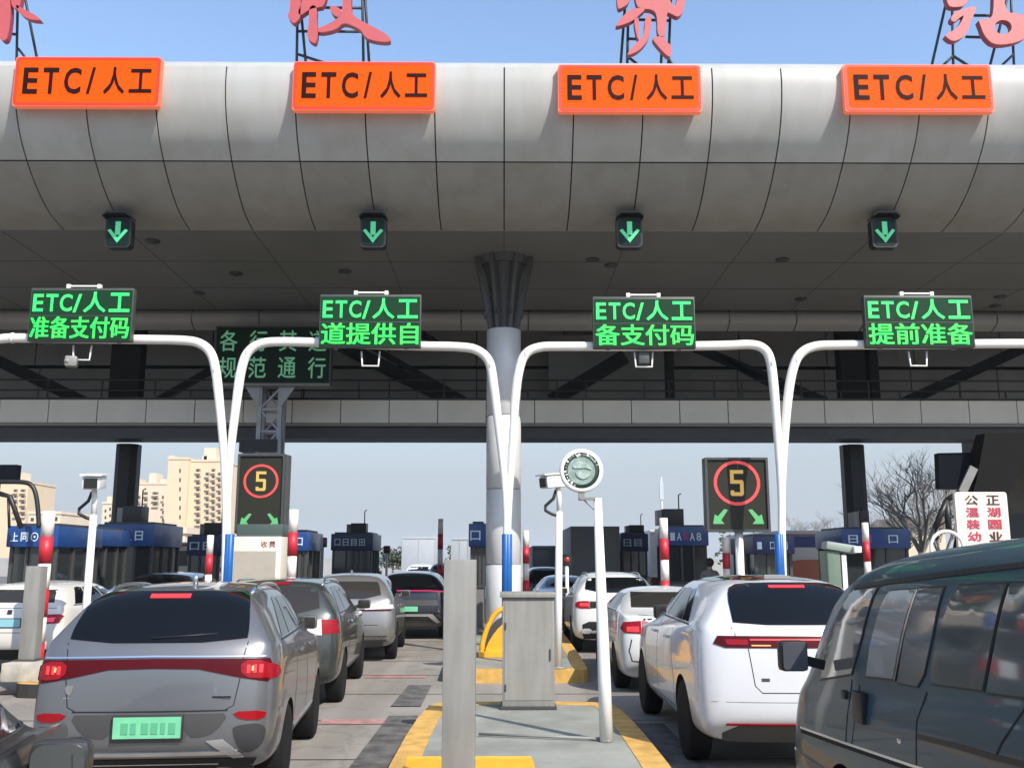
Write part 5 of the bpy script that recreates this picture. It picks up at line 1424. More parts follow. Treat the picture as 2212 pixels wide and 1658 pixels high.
c.patch('lower_bumper', [(-.60, .455), (.60, .455), (.74, .38), (.72, .25), (-.72, .25), (-.74, .38)], CLAD, 'R', .008, .012, .08)
c.patch('glass_roof', [(-.54, .72), (.54, .72), (.58, 2.4), (.5, 2.8), (-.5, 2.8), (-.58, 2.4)], GLASS, 'T', .004, .012, .12, sm=1)
c.patch('roof_sensor', [(-.13, .78), (.13, .78), (.09, .92), (-.09, .92)], mat('sensor_grey', (.3, .3, .3), .5), 'T', .03, .012, .08)
side_glass(c, .75, 3.5, 1.31, 1.60, .62, .85, (.16, .55))
for pts in ([(1.55, 1.28), (1.52, .95), (1.42, .75), (1.40, .45)], [(2.5, 1.28), (2.5, .4)], [(3.55, 1.2), (3.42, .8), (3.32, .45)], [(1.4, .43), (3.3, .43)]): c.seam(pts, 'l', .004, mirror=True)
c.patch('sill_cladding', [(1.42, .25), (3.34, .25), (3.34, .34), (1.42, .34)], CLAD, 'l', .008, .012, .1, mirror=True)
c.mirrors(3.2, 1.24, BLACK, size=(.24, .12, .17), out=-.04)
c.handle(1.8, 1.1, P7); c.handle(2.75, 1.1, P7)

# --- C8: white sedan -------------------------------------------------
P8 = carpaint('solid_white', (0.61, 0.61, 0.58), 0, .3)
rows = sedan_rows(4.8, 1.52, 1.15, 1.15, xr=.63, gc=.2, hood=1.0, rw=.5)
c = Car('white_sedan', 'white saloon car with red and clear tail lights, between leaning pole and white crossover', 'car', (2.58, 14.4, 0), 0, GRP, rows, .915, P8, [(.98, .33), (3.75, .33)], .365, .33)
c.patch('rear_window', [(-.665, 1.205), (.665, 1.205), (.60, 1.36), (.565, 1.41), (-.565, 1.41), (-.60, 1.36)], GLASS2, 'R', .005, .012, .05)
c.patch('tail_light', [(.60, 1.04), (.84, 1.02), (.88, .93), (.84, .87), (.60, .86)], REDL, 'R', .010, .012, .05, mirror=True)
c.patch('lit_lamp', [(.63, .96), (.80, .955), (.80, .89), (.63, .885)], REDE, 'R', .014, .002, .05, mirror=True)
c.patch('tail_light_inner', [(.585, 1.045), (.585, .855), (.36, .835), (.50, 1.03)], mat('lens_pale_red', (.4, .12, .1), .15, coat=1), 'R', .010, .012, .05, mirror=True)
c.patch('tail_lamp_clear', [(.57, .915), (.57, .86), (.37, .842), (.44, .93)], LENSW, 'R', .014, .002, .05, mirror=True)
c.seam([(-.34, .83), (.34, .83)], 'R', .004); c.seam([(-.62, 1.12), (-.30, 1.10)], 'R', .003, mirror=True); c.seam([(-.3, .66), (.3, .66)], 'R', .004)
c.seam([(.74, .78), (.78, .62), (.74, .48), (.64, .47)], 'R', .008, BLACK, .003, True)
c.patch('lower_bumper', [(-.5, .40), (.5, .40), (.62, .30), (.62, .22), (-.62, .22), (-.62, .30)], GAP, 'R', .006)
c.plate(0, .76, .44, .13, mat('plate_blue', (.02, .07, .3), .4))
b = B(); yy = c.hit('R', -.5, 1.06).y - .004
for xx in (-.56, -.50, -.47): b.bb(xx, xx + .03, yy - .006, yy + .01, 1.055, 1.075)
b.build('badge', BLACK, c.t, smooth=False)
side_glass(c, .95, 3.15, 1.16, 1.38, .5, .75, (.14, .55))
c.seam([(2.2, 1.12), (2.2, .4)], 'l', .005, mirror=True); c.seam([(1.35, 1.12), (1.3, .7)], 'l', .005, mirror=True)
c.mirrors(2.95, 1.1, P8); c.handle(1.6, .98, P8); c.handle(2.4, .98, P8)

# --- C9: white SUV further -------------------------------------------------
rows = suv_rows(4.6, 1.68, 1.2, 1.06, xr=.6, gtop=.42, gc=.26, hood=1.05)
c = Car('white_suv', 'white utility car with oval red tail light, behind the leaning white pole', 'car', (2.35, 20.6, 0), 0, GRP, rows, .93, P8, [(.9, .36), (3.6, .36)], .39, .36)
c.patch('rear_window', [(-.68, 1.24), (.68, 1.24), (.62, 1.5), (.54, 1.55), (-.54, 1.55), (-.62, 1.5)], GLASS, 'R', sm=1)
c.patch('tail_light', [(.42, 1.06), (.78, 1.08), (.88, 1.02), (.84, .92), (.5, .92), (.38, .99)], REDL, 'R', .010, .012, .05, mirror=True, sm=1)
c.patch('lit_lamp', [(.6, 1.03), (.78, 1.03), (.78, .97), (.6, .97)], REDE, 'R', .014, .002, .06, mirror=True)
c.patch('lower_bumper', [(-.74, .60), (-.6, .66), (.6, .66), (.74, .60), (.72, .30), (-.72, .30)], GAP, 'R', .006, .012, .1)
c.patch('fog_lamp', [(.55, .52), (.75, .52), (.75, .42), (.55, .42)], LENSW, 'R', .012, mirror=True, sm=1)
c.plate(0, .86, .44, .13, mat('plate_blue', (.02, .07, .3), .4))
side_glass(c, .6, 3.3, 1.22, 1.5, .4, .7); c.mirrors(3.05, 1.15, P8); c.rails(.7, 2.8, .56, MGREY)
# --- C10: dark sedan ahead -------------------------------------------------
rows = sedan_rows(4.8, 1.52, 1.1, 1.1, xr=.55)
c = Car('dark_sedan', 'dark saloon car beyond the white camera pole, furthest in the right queue', 'car', (1.75, 27.5, 0), 0, GRP, rows, .91, P4, [(.98, .33), (3.75, .33)], .365, .33)
c.patch('rear_window', [(-.6, 1.17), (.6, 1.17), (.52, 1.42), (-.52, 1.42)], GLASS, 'R')
c.patch('tail_light', [(.5, 1.0), (.85, 1.0), (.85, .9), (.5, .9)], REDL, 'R', .01, mirror=True)
c.plate(0, .75, .44, .13, mat('plate_blue', (.02, .07, .3), .4)); side_glass(c, .95, 3.15, 1.13, 1.38, .5, .75, (.14, .55))
# --- dark car sliver at the left edge
rows = suv_rows(4.6, 1.66, 1.16, 1.06, xr=.6, gtop=.5, gc=.25, hood=1.05)
c = Car('dark_car', 'black car just peeking in at the left edge of the photo', 'car', (-8.55, 10.6, 0), 0, GRP, rows, .93, P4, [(.9, .35), (3.6, .35)], .385, .35)
c.patch('rear_window', [(-.66, 1.2), (.66, 1.2), (.58, 1.5), (-.58, 1.5)], GLASS, 'R'); c.patch('tail_light', [(.5, 1.05), (.86, 1.03), (.86, .93), (.5, .95)], REDL, 'R', .01, mirror=True)
side_glass(c, .6, 3.3, 1.18, 1.48, .45, .7); c.mirrors(3.05, 1.12, P4)

# --- car at the bottom left corner (beside us) -------------------------------------------------
rows = suv_rows(4.5, 1.80, 1.22, 1.20, xr=.80, gtop=.45, gc=.22, hood=1.0, wb=3.6)
CYAW = .2
mw_ = atx(126, 1634, -1.75)
rc = Matrix.Rotation(CYAW, 3, 'Z') @ Vector((1.03, 3.08, 0))
CLOC = (mw_.x - rc.x, mw_.y - rc.y, 0)
PC = carpaint('charcoal_metallic', (0.028, 0.03, 0.032), .1, .35, .35)
c = Car('charcoal_sedan', 'charcoal car in the bottom left corner, only mirror and window in view', 'car', CLOC, CYAW, GRP, rows, .92, PC, [(.98, .33), (3.78, .33)], .365, .33)
CORNER = c
side_glass(c, .7, 3.5, 1.25, 1.66, .5, .75, (.2, .55), GLASS2)
c.patch('windscreen', [(-.66, 3.12), (.66, 3.12), (.54, 2.55), (-.54, 2.55)], GLASS, 'T', .004)
c.seam([(2.2, 1.0), (2.2, .4)], 'r', .005); c.handle(1.6, .9, PC); c.handle(2.4, .9, PC)
c.patch('door_panel_trim', [(2.3, 1.205), (3.3, 1.195), (3.3, 1.18), (2.3, 1.19)], BLACK, 'r', .008, .004, .2)
ml_ = Vector((1.03, 3.08, mw_.z))
b = B(); b.box((ml_.x, ml_.y + .06, ml_.z - .02), (.235, .13, .165), bev=.05); b.bar((ml_.x - .26, ml_.y + .1, ml_.z - .06), (ml_.x - .05, ml_.y + .06, ml_.z - .06), .05)
o = b.build('wing_mirror', PC, c.t, ang=40)
B().prism([rrect(ml_.x - .10, ml_.x + .10, ml_.z - .085, ml_.z + .048, .05)], ml_.y - .012, ml_.y - .006, 'XZ').build('mirror_glass', mat('mirror_surface', (.55, .6, .6), .03, metal=1.0), o, smooth=False)

# --- teal van on the right -------------------------------------------------
PV = carpaint('dark_teal', (0.026, 0.066, 0.085), .0, .42, .35)
VX, VW = 2.83, .83
def vrow(y, zb, xr, zg, zt, wf=1.0, gc=.28, yt=None, yl=None):
    return (y if yl is None else yl, y, y if yt is None else yt, wf, zb, xr, zt, gc)
O = 2.3
rows = [(0, .05, .18, .92, 1.40, .66, 2.06, .3), (.2, .22, .34, 1, 1.40, .72, 2.15, .28, .14), (.9, .9, .9, 1, 1.38, .75, 2.16, .28, .15), (1.6, 1.6, 1.6, 1, 1.35, .76, 2.13, .28, .16), (2.3, 2.3, 2.3, 1, 1.29, .76, 2.10, .28, .17), (2.9, 2.9, 2.9, 1, 1.22, .76, 2.07, .28, .17),
        (3.45, 3.45, 3.5, 1, 1.16, .77, 2.04, .28, .17), (4.0, 4.0, 4.02, 1, 1.12, .76, 1.90, .28, .13), (4.5, 4.5, 4.42, 1.0, 1.08, .71, 1.48, .28), (4.8, 4.72, 4.68, .99, 1.02, .66, 1.14, .3), (4.95, 4.88, 4.84, .90, .92, .55, 1.0, .34)]
v = Car('minivan', 'dark teal minivan with rows of side windows, nearest on the right edge', 'van', (VX, O, 0), 0, GRP, rows, VW, PV, [(.75, .34), (3.74, .34)], .375, .33)
def vp(X, Y):      # zoom coordinates of the right lower quarter -> side plane
    px, py = 1658.2 + .2504 * X, 1243.7 + .2504 * Y
    p = atx(px, py, 2.02); return (p.y - O, p.z)
def vpoly(l): return [vp(*q) for q in l]
VG = mat('van_glass', (0.17, 0.165, 0.15), .05, spec=.9, coat=.3)
VG2 = mat('van_glass_rear', (0.11, 0.115, 0.105), .05, spec=.9, coat=.3)
def grow(poly, k):
    cx_ = sum(p[0] for p in poly) / len(poly); cy_ = sum(p[1] for p in poly) / len(poly)
    return [(cx_ + (p[0] - cx_) * k[0], cy_ + (p[1] - cy_) * k[1]) for p in poly]
wins = [([(650, 130), (850, 105), (825, 230), (770, 540), (700, 840), (435, 885), (470, 560), (560, 300)], VG),
        ([(965, 130), (1190, 118), (1110, 500), (1055, 885), (828, 860), (850, 600), (915, 280)], mat('van_glass_curtain', (0.36, 0.34, 0.31), .06, spec=.9, coat=.3)),
        ([(1212, 112), (1420, 104), (1375, 500), (1318, 850), (1270, 950), (1095, 915), (1140, 520)], VG),
        ([(1545, 92), (1955, 72), (1890, 520), (1825, 985), (1390, 925), (1375, 860), (1425, 470)], VG2),
        ([(1990, 68), (2420, 50), (2440, 1080), (1865, 1000), (1925, 500)], VG2)]
for pl, m_ in wins:
    poly = vpoly(pl)
    v.patch('window_seal', grow(poly, (1.05, 1.045)), BLACK, 'l', .003, .01, .06)
    v.patch('side_window', poly, m_, 'l', .009, .01, .05)
v.seam([vp(*q) for q in ((1205, 118), (1130, 520), (1075, 900))], 'l', .009, CHROME, .012, name='window_divider')
v.seam([vp(*q) for q in ((640, 95), (860, 60), (1440, -20), (2212, -118), (2500, -150))], 'l', .012, BLACK, .006, name='roof_gutter')
v.seam([vp(*q) for q in ((700, 890), (695, 1200), (697, 1480))], 'l', .007)
v.seam([vp(*q) for q in ((765, 930), (765, 1200), (745, 1490))], 'l', .004)
v.seam([vp(*q) for q in ((1345, 1000), (1290, 1250), (1310, 1656))], 'l', .007)
v.seam([vp(*q) for q in ((300, 1300), (700, 1440), (1300, 1640), (1500, 1700))], 'l', .007, CHROME, .006, name='body_moulding')
v.seam([vp(*q) for q in ((300, 1330), (700, 1470), (1300, 1672))], 'l', .012)
v.seam([vp(*q) for q in ((1310, 1380), (1650, 1465), (1980, 1560), (2300, 1640))], 'l', .012, BLACK, .004, name='sliding_rail')
v.seam([vp(*q) for q in ((1985, 1560), (2030, 1440), (2180, 1160), (2212, 1060))], 'l', .006)
def vbox(name, X0, Y0, X1, Y1, m_, d=.03, bev=.01):
    a, c_ = vp(X0, Y1), vp(X1, Y0); h = v.hit('l', (a[0] + c_[0]) / 2, (a[1] + c_[1]) / 2)
    B().bb(h.x - d, h.x + .01, c_[0], a[0], a[1], c_[1], bev=bev).build(name, m_, v.t, ang=30)
vbox('door_handle', 780, 1010, 845, 1245, BLACK, .035)
vbox('door_handle', 640, 990, 672, 1050, BLACK, .02)
vbox('fuel_flap_lock', 1150, 1405, 1175, 1435, CHROME, .01, .003)
mv = atx(1718, 1417, 1.80); ml_ = mv - Vector(v.t.location)
b = B(); b.box((ml_.x, ml_.y + .06, ml_.z), (.175, .11, .185), bev=.03); b.bar((ml_.x + .04, ml_.y + .08, ml_.z - .02), (ml_.x + .2, ml_.y + .1, ml_.z - .06), .06)
o = b.build('wing_mirror', BLACK, v.t, ang=40)
B().prism([rrect(ml_.x - .075, ml_.x + .075, ml_.z - .08, ml_.z + .08, .02)], ml_.y - .004, ml_.y - .001, 'XZ').build('mirror_glass', mat('mirror_dull', (.16, .17, .2), .1, metal=.6), o, smooth=False)
v.patch('windscreen', [(-.62, 4.42), (.62, 4.42), (.6, 4.12), (-.6, 4.12)], GLASS, 'T', .004)
v.patch('front_bumper', [(4.13, .62), (4.85, .62), (4.85, .3), (4.13, .3)], mat('bumper_gold_grey', (.13, .12, .10), .4, coat=.5), 'l', .01, .012, .06)
v.patch('lower_panel', [(1.2, .62), (3.3, .62), (3.34, .27), (1.15, .27)], mat('lower_grey_paint', (.11, .105, .095), .35, metal=.3, coat=.6), 'l', .004, .012, .1)
v.patch('tail_light', [(-.8, 1.2), (-.66, 1.2), (-.66, .85), (-.8, .85)], REDL, 'R', .01, mirror=True)
v.patch('rear_window', [(-.6, 1.4), (.6, 1.4), (.55, 1.85), (-.55, 1.85)], GLASS, 'R')
# ================================================================ VEHICLES AND THINGS BEYOND THE BOOTHS
PALE = mat('haze_tinted_box', (0.40, 0.425, 0.45), .6, noise=.06, scale=1)  # far truck colour: distance haze is mixed into the tone
CREAMV = mat('cream_van', (0.75, 0.72, 0.68), .5, noise=.05, scale=2)
def box_truck(x0, x1, yt, Y, lab, boxm, cabm, length=9.0, group='trucks waiting beyond the booths'):
    a, c_ = at(x0, yt, Y), at(x1, yt, Y)
    hw = (c_.x - a.x) / 2; H_ = c_.z
    t = thing('box_truck', lab, 'truck', ((a.x + c_.x) / 2, Y, 0), group=group)
    B().bb(-hw, hw, 0, length, 1.1, H_, bev=.03).build('cargo_box', boxm, t, ang=30)
    b = B()
    for xx in (-hw * .96, 0, hw * .96): b.bb(xx - .03, xx + .03, -.03, -.005, 1.15, H_ - .05)
    b.bb(-hw, hw, -.035, -.008, 1.12, 1.24); b.bb(-hw, hw, -.035, -.008, H_ - .14, H_ - .04)
    b.build('rear_door_frame', boxm, t, smooth=False)
    B().bb(-hw * .85, hw * .85, .2, length + 1.5, .7, 1.08).build('chassis', DGREY, t, smooth=False)
    B().bb(-hw * .97, hw * .97, length + .15, length + 2.1, .8, min(H_, 2.9), bev=.1).build('cab', cabm, t, ang=30)
    for sx in (-1, 1):
        B().bb(sx * hw * .8 - .12, sx * hw * .8 + .12, -.03, .0, .85, 1.0).build('tail_light', REDL, t, smooth=False)
        for yy in (1.4, 2.6, length + .9):
            B().lathe([(.3, -.13), (.48, -.12), (.5, 0), (.48, .12), (.3, .13)], (sx * (hw - .2), yy, .5), 'X', n=20).build('wheel', RUBBER, t)
    B().bb(-hw * .9, hw * .9, -.02, .05, .45, .6).build('bumper', MGREY, t, smooth=False)
    return t
box_truck(868, 942, 1159, 75, 'pale container truck left of the thin red pole, far beyond the booths', PALE, PALE)
box_truck(975, 1012, 1161, 62, 'pale truck just left of the half-hidden blue booth, far beyond', mat('haze_grey_box', (.36, .39, .42), .6), PALE)  # box grey paled to carry the distance haze
box_truck(728, 800, 1148, 95, 'faint blue-grey truck behind the dark booth with the big roof box', mat('haze_blue_box', (.32, .37, .42), .6), PALE)  # box colour faded towards blue, haze put into the tone
box_truck(1150, 1225, 1178, 48, 'dark covered truck seen between the silver column and the camera pole', mat('dark_tarp', (.16, .165, .17), .8, noise=.1, scale=2), DGREY)
box_truck(1232, 1338, 1136, 38, 'grey box truck behind the leaning white pole', mat('grey_box', (.24, .24, .235), .7, noise=.06, scale=1), DGREY)
box_truck(1404, 1442, 1144, 48, 'pale cream truck between two booths right of the leaning pole', CREAMV, CREAMV)
# articulated cab unit between
def small_car(px, py, Y, w_, lab, m_, cat='car'):
    p = at(px, py, Y)
    rows = suv_rows(4.5, p.z, p.z * .7, p.z * .63, xr=.6, gtop=.45, gc=.25, hood=p.z * .62)
    c = Car('distant_car', lab, cat, (p.x, Y, 0), 0, 'cars beyond the toll booths', rows, w_, m_, [(.9, .33), (3.5, .33)], .36, .33, level=2)
    c.patch('rear_window', [(-.6, p.z * .73), (.6, p.z * .73), (.54, p.z * .9), (-.54, p.z * .9)], GLASS, 'R', .004, .01, .2)
    c.patch('tail_light', [(.55, p.z * .62), (.84, p.z * .62), (.84, p.z * .54), (.55, p.z * .54)], REDL, 'R', .01, .01, .2, mirror=True)
    side_glass(c, .6, 3.2, p.z * .72, p.z * .89, .4, .7)
small_car(905, 1216, 52, .9, 'distant white car beyond the black sport utility car', P8)
small_car(965, 1212, 40, .9, 'distant grey car at the head of the left queue', carpaint('mid_grey_metallic', (.2, .2, .2), .5, .3))
small_car(1180, 1222, 38, .9, 'distant dark car just right of the silver column', P4)
# orange-red truck front with blue-white container, right
t = thing('container_truck', 'truck with blue and white box and orange-red bumper, behind the right blue sleeves', 'truck', (at(1752, 1200, 34).x, 34, 0))
a, c_ = at(1706, 1232, 34), at(1812, 1144, 34); hw = (c_.x - a.x) / 2
B().bb(-hw, hw, .6, 9, 1.2, c_.z, bev=.03).build('cargo_box', CREAMV, t, ang=30)
B().bb(-hw - .004, hw + .004, .58, .596, at(1750, 1181, 34).z, at(1750, 1156, 34).z).build('blue_band', mat('band_blue', (.05, .07, .24), .5), t, smooth=False)
B().bb(-hw - .004, hw + .004, .575, .592, at(1750, 1156, 34).z + .02, at(1750, 1152, 34).z).build('magenta_line', mat('line_magenta', (.4, .05, .16), .5), t, smooth=False)
B().prism(chaikin([(-hw, .9), (-hw, 1.75), (-hw * .5, 1.93), (hw * .5, 1.93), (hw * .85, 1.75), (hw * .85, .9)], 1), -.2, .5, 'XZ').build('orange_hood', mat('orange_red_paint', (.62, .17, .09), .45, noise=.06, scale=3), t, smooth=False)
B().bb(-hw, hw, .0, 8, .5, .88).build('chassis', DGREY, t, smooth=False)
for sx in (-1, 1):
    for yy in (1, 6.5): B().lathe([(.3, -.13), (.48, -.12), (.5, 0), (.48, .12), (.3, .13)], (sx * (hw - .2), yy, .5), 'X', n=20).build('wheel', RUBBER, t)
# white bus
t = thing('minibus', 'white minibus facing the booths between the blue booth and the dark navy booth', 'bus', (at(368, 1200, 40).x, 40, 0))
a, c_ = at(334, 1232, 40), at(400, 1170, 40); hw = (c_.x - a.x) / 2 + .25
B().bb(-hw, hw, 0, 7, .45, c_.z, bev=.12).build('body', CREAMV, t, ang=30)
for xa, xb in ((-hw * .9, -hw * .25), (0, hw * .85)): B().bb(xa, xb, -.012, -.002, c_.z - .95, c_.z - .35).build('window', GLASS2, t, smooth=False)
B().bb(-hw, hw, -.01, -.001, c_.z - .16, c_.z - .08).build('red_line', mat('line_red', (.5, .05, .06), .5), t, smooth=False)
for sx in (-1, 1):
    for yy in (1.2, 5.4): B().lathe([(.2, -.1), (.36, -.1), (.38, 0), (.36, .1), (.2, .1)], (sx * (hw - .14), yy, .38), 'X', n=20).build('wheel', RUBBER, t)

# green barrier machine with camera hood on the right island
p = at(1820, 1232, 19)
t = thing('barrier_machine', 'green barrier machine with drooping camera hood, left of the right striped pole', 'barrier machine', (p.x, 19, .2))
GRN = mat('machine_green', (.12, .17, .12), .45, noise=.08, scale=5)
hz = at(1820, 1175, 19).z - .2
B().bb(-.28, -.02, 0, .5, 0, hz - .12, bev=.03).build('machine_body', GRN, t, ang=30)
b = B(); b.box((0, .1, hz - .06), (.62, .34, .16), rot=Matrix.Rotation(R(9), 4, 'Y'), bev=.05); b.build('camera_hood', mat('hood_green_grey', (.26, .31, .27), .4), t, ang=30)
B().bb(.20, .34, -.16, -.02, hz - .16, hz - .04, bev=.01).build('lens', WHITE, t, ang=30)
B().bb(.0, .09, 0, .1, 0, hz - .2).build('white_stand', WHITE, t, smooth=False)

# notice board 公正 at the right
p, q = at(2070, 1168, 17.5), at(2174, 1062, 17.5)
hw = (q.x - p.x) / 2; H_ = q.z - .2
t = thing('notice_board', 'cream standing board with two columns of red and black characters, behind the van roof', 'notice board', ((p.x + q.x) / 2, 17.5, 0))
t.location.z = 0.0
z0 = p.z - .25
B().prism([rrect(-hw, hw, z0, q.z, .05)], 0, .08, 'XZ').build('board', mat('board_cream', (.74, .66, .55), .6, noise=.05, scale=4), t, smooth=False)
INK = mat('ink_dark', (.06, .02, .02), .6); INR = mat('ink_red', (.52, .05, .09), .6)
cell = (q.z - p.z) / 4.05
for ci_, col_ in enumerate(('公温装幼', '正湖圆业')):
    for k, chh in enumerate(col_):
        xx = (-hw * .62 if ci_ == 0 else hw * .2); zt_ = q.z - .06 - k * cell
        text(chh, xx, xx + hw * .5, zt_ - cell * .78, zt_, -.004, INK if (k == 0 or (ci_ == 1 and k == 3)) else INR, t, bold=.015 if k else .005)
for sx in (-1, 1): B().bb(sx * hw * .7 - .04, sx * hw * .7 + .04, .1, .18, 0, z0 + .3).build('leg', MGREY, t, smooth=False)

# dark hanging display back and slanted stair pylon at the right
t = thing('rear_display', 'black hanging display board seen from behind, left of the slanted pylon', 'display', (at(2078, 1015, 24).x, 24, at(2078, 1055, 24).z))
pts = [(2027, 978), (2133, 976), (2110, 1056), (2030, 1055)]
L = [(at(a, b_, 24).x - t.location.x, at(a, b_, 24).z - t.location.z) for a, b_ in pts]
NV = mat('display_navy_black', (.004, .006, .011), .6, spec=.08)
B().prism(L, 0, .25, 'XZ').build('display_case', NV, t, smooth=False)
b = B(); z9 = at(2100, 940, 24).z - t.location.z
for (xa, ya, xb, yb2) in ((2098, 978, 2112, 938), (2112, 975, 2118, 940), (2120, 975, 2132, 940), (2112, 960, 2128, 945)):
    A1, A2 = at(xa, ya, 24.1) - Vector(t.location), at(xb, yb2, 24.1) - Vector(t.location); b.tube([A1, A2], .03, 6)
b.build('hanging_rods', BLACK, t)
t = thing('slanted_pylon', 'broad black slanted pylon leaning under the canopy at the right edge', 'pylon', (at(2140, 1200, 23.5).x, 23.5, 0))
base_ = Vector(t.location)
L = []
for a, b_ in ((2128, 935), (2260, 935), (2216, 1000), (2162, 1100), (2152, 1230), (2070, 1230), (2095, 1090), (2110, 1035)):
    v_ = at(a, b_, 23.5) - base_; L.append((v_.x, max(0, v_.z)))
B().prism(L, 0, .5, 'XZ').build('pylon_leg', mat('pylon_black', (.010, .010, .010), .7, spec=.1), t, smooth=False)
A1, A2 = at(2072, 1066, 23.4) - base_, at(2098, 1010, 23.4) - base_
B().bar(A1 + Vector((0, -.12, 0)), A2 + Vector((0, -.12, 0)), .07, .2).build('grey_brace', MGREY, t, smooth=False)
b = B()
for (xa, ya, xb, yb2, r_) in ((2020, 1140, 2045, 1080, .07), (2045, 1080, 2072, 1062, .06), (2045, 1082, 2050, 1150, .07), (2030, 1120, 2050, 1100, .03), (2026, 1140, 2020, 1165, .06)):
    A1, A2 = at(xa, ya, 22) - base_, at(xb, yb2, 22) - base_; b.tube([A1, A2], r_, 8)
b.build('tripod_struts', BLACK, t)
# white hoop
c_ = at(2046, 1182, 17)
b = B(); b.tube([(.28, 0, -c_.z + .2), (.28, 0, -.4)] + [(.28 * math.cos(R(k * 12)), 0, .28 * math.sin(R(k * 12))) for k in range(16)] + [(-.28, 0, -.4), (-.28, 0, -c_.z + .2)], .03, 8)
o = b.build('white_hoop', GW); o.location = c_; tag(o, 'white bent pipe hoop showing just above the van roof', 'pipe hoop')
# left dark hoop frame and black display
t = thing('black_display', 'black display box above a rounded black pipe frame at the left edge', 'display', (at(18, 1040, 21).x, 21, .2))
lb = Vector(t.location)
p, q = at(-40, 1040, 21) - lb, at(37, 1003, 21) - lb
B().bb(p.x, q.x, 0, .2, p.z, q.z).build('display_case', NV, t, smooth=False)
pts = [at(a, b_, 21) - lb for a, b_ in ((-60, 1040), (0, 1040), (50, 1041), (68, 1048), (77, 1066), (82, 1100), (84, 1140))]
b = B(); b.tube(spline(pts, 4), .05, 8)
b.tube([at(0, 1066, 21) - lb, at(22, 1072, 21) - lb, at(46, 1140, 21) - lb], .055, 8); b.tube([at(18, 1075, 21) - lb, at(20, 1140, 21) - lb], .03, 8); b.tube([at(-30, 1066, 21) - lb, at(0, 1066, 21) - lb], .055, 8)
b.build('pipe_frame', BLACK, t)
B().bb(p.x + .3, p.x + .36, .05, .11, 2.9, p.z).build('post', BLACK, t, smooth=False)

# ================================================================ BUILDINGS
CRM = mat('building_cream', (0.68, 0.53, 0.36), .8, noise=.05, scale=.3); CRM2 = mat('building_pale', (0.68, 0.56, 0.42), .8, noise=.05, scale=.3)
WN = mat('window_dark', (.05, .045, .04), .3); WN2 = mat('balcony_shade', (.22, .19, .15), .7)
def tower(x0, x1, yt, Y, lab, m_, steps=(), cols=(), bal=(), depth=14):
    a, c_ = at(x0, yt, Y), at(x1, yt, Y)
    hw = (c_.x - a.x) / 2
    t = thing('apartment_tower', lab, 'building', ((a.x + c_.x) / 2, Y, 0), group='apartment towers on the horizon')
    B().bb(-hw, hw, 0, depth, 0, c_.z).build('wall', m_, t, smooth=False)
    B().prism([[(-hw - .15, -.15), (hw + .15, -.15), (hw + .15, depth), (-hw - .15, depth)]], c_.z + .01, c_.z + .5, 'XY').build('parapet', m_, t, smooth=False)
    for (sx0, sx1, sy) in steps:
        p, q = at(sx0, sy, Y + 3), at(sx1, sy, Y + 3)
        B().bb(p.x - t.location.x, q.x - t.location.x, 2, 7, c_.z + .02, q.z).build('rooftop_block', CRM2, t, smooth=False)
    for (cx_, w_, y0_, y1_, st) in cols:
        y = y0_
        while y < y1_:
            p = at(cx_ - w_ / 2, y + st * .42, Y); q = at(cx_ + w_ / 2, y, Y)
            B().bb(p.x - t.location.x, q.x - t.location.x, -.06, -.01, p.z, q.z).build('window', WN, t, smooth=False)
            y += st
    for (cx_, w_, y0_, y1_, st) in bal:
        y = y0_
        while y < y1_:
            p = at(cx_ - w_ / 2, y + st * .75, Y); q = at(cx_ + w_ / 2, y, Y)
            xa, xb = p.x - t.location.x, q.x - t.location.x
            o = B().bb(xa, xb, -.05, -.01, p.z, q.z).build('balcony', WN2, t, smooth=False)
            B().bb(xa, xb, -.5, -.06, p.z, p.z + (q.z - p.z) * .35).build('balustrade', m_, o, smooth=False)
            B().bb(xa + (xb - xa) * .2, xa + (xb - xa) * .7, -.075, -.055, p.z + (q.z - p.z) * .4, q.z - (q.z - p.z) * .1).build('pane', WN, o, smooth=False)
            y += st
    return t
YT = 230
tower(364, 408, 992, YT, 'tallest cream tower with one row of dark slit windows up its wall', CRM, ((368, 378, 985), (388, 404, 988)), ((389, 3.5, 1012, 1118, 20),))
tower(408, 486, 997, YT + 1.5, 'cream tower with balconies joined to the right of the slit-window tower', CRM, ((444, 470, 968), (440, 450, 985)), (), ((428, 11, 1012, 1150, 14), (448, 9, 1020, 1150, 14), (461, 9, 1012, 1150, 14), (474, 8, 1020, 1150, 14)))
tower(287, 361, 1046, YT + 25, 'lower cream block with stepped roof between the dark column and the tallest tower', CRM2, ((290, 304, 1034), (326, 341, 1022), (350, 361, 1035)), (), ((315, 10, 1062, 1145, 14), (336, 14, 1062, 1090, 12), (352, 5, 1070, 1140, 16), (300, 8, 1070, 1140, 16)))
tower(-40, 62, 1043, YT, 'cream block behind the black pipe frame at the left edge', CRM, ((36, 50, 1020),), (), ((34, 10, 1056, 1120, 13), (50, 12, 1056, 1120, 13)))
tower(62, 132, 1110, YT - 60, 'low pale building beside the fat striped marker pole', CRM2, (), ((70, 7, 1118, 1132, 16), (120, 9, 1116, 1130, 20)), ())
tower(222, 246, 1088, YT - 20, 'small pale block with a slanted side, left of the left dark column', CRM2, ((236, 244, 1072),), ((228, 4, 1100, 1130, 14), (238, 4, 1096, 1130, 14)))
tower(338, 400, 1152, 75, 'low white roadside building with a red roof edge above the minibus', CRM2, (), ((350, 8, 1158, 1166, 12), (372, 8, 1158, 1166, 12)), (), depth=8)
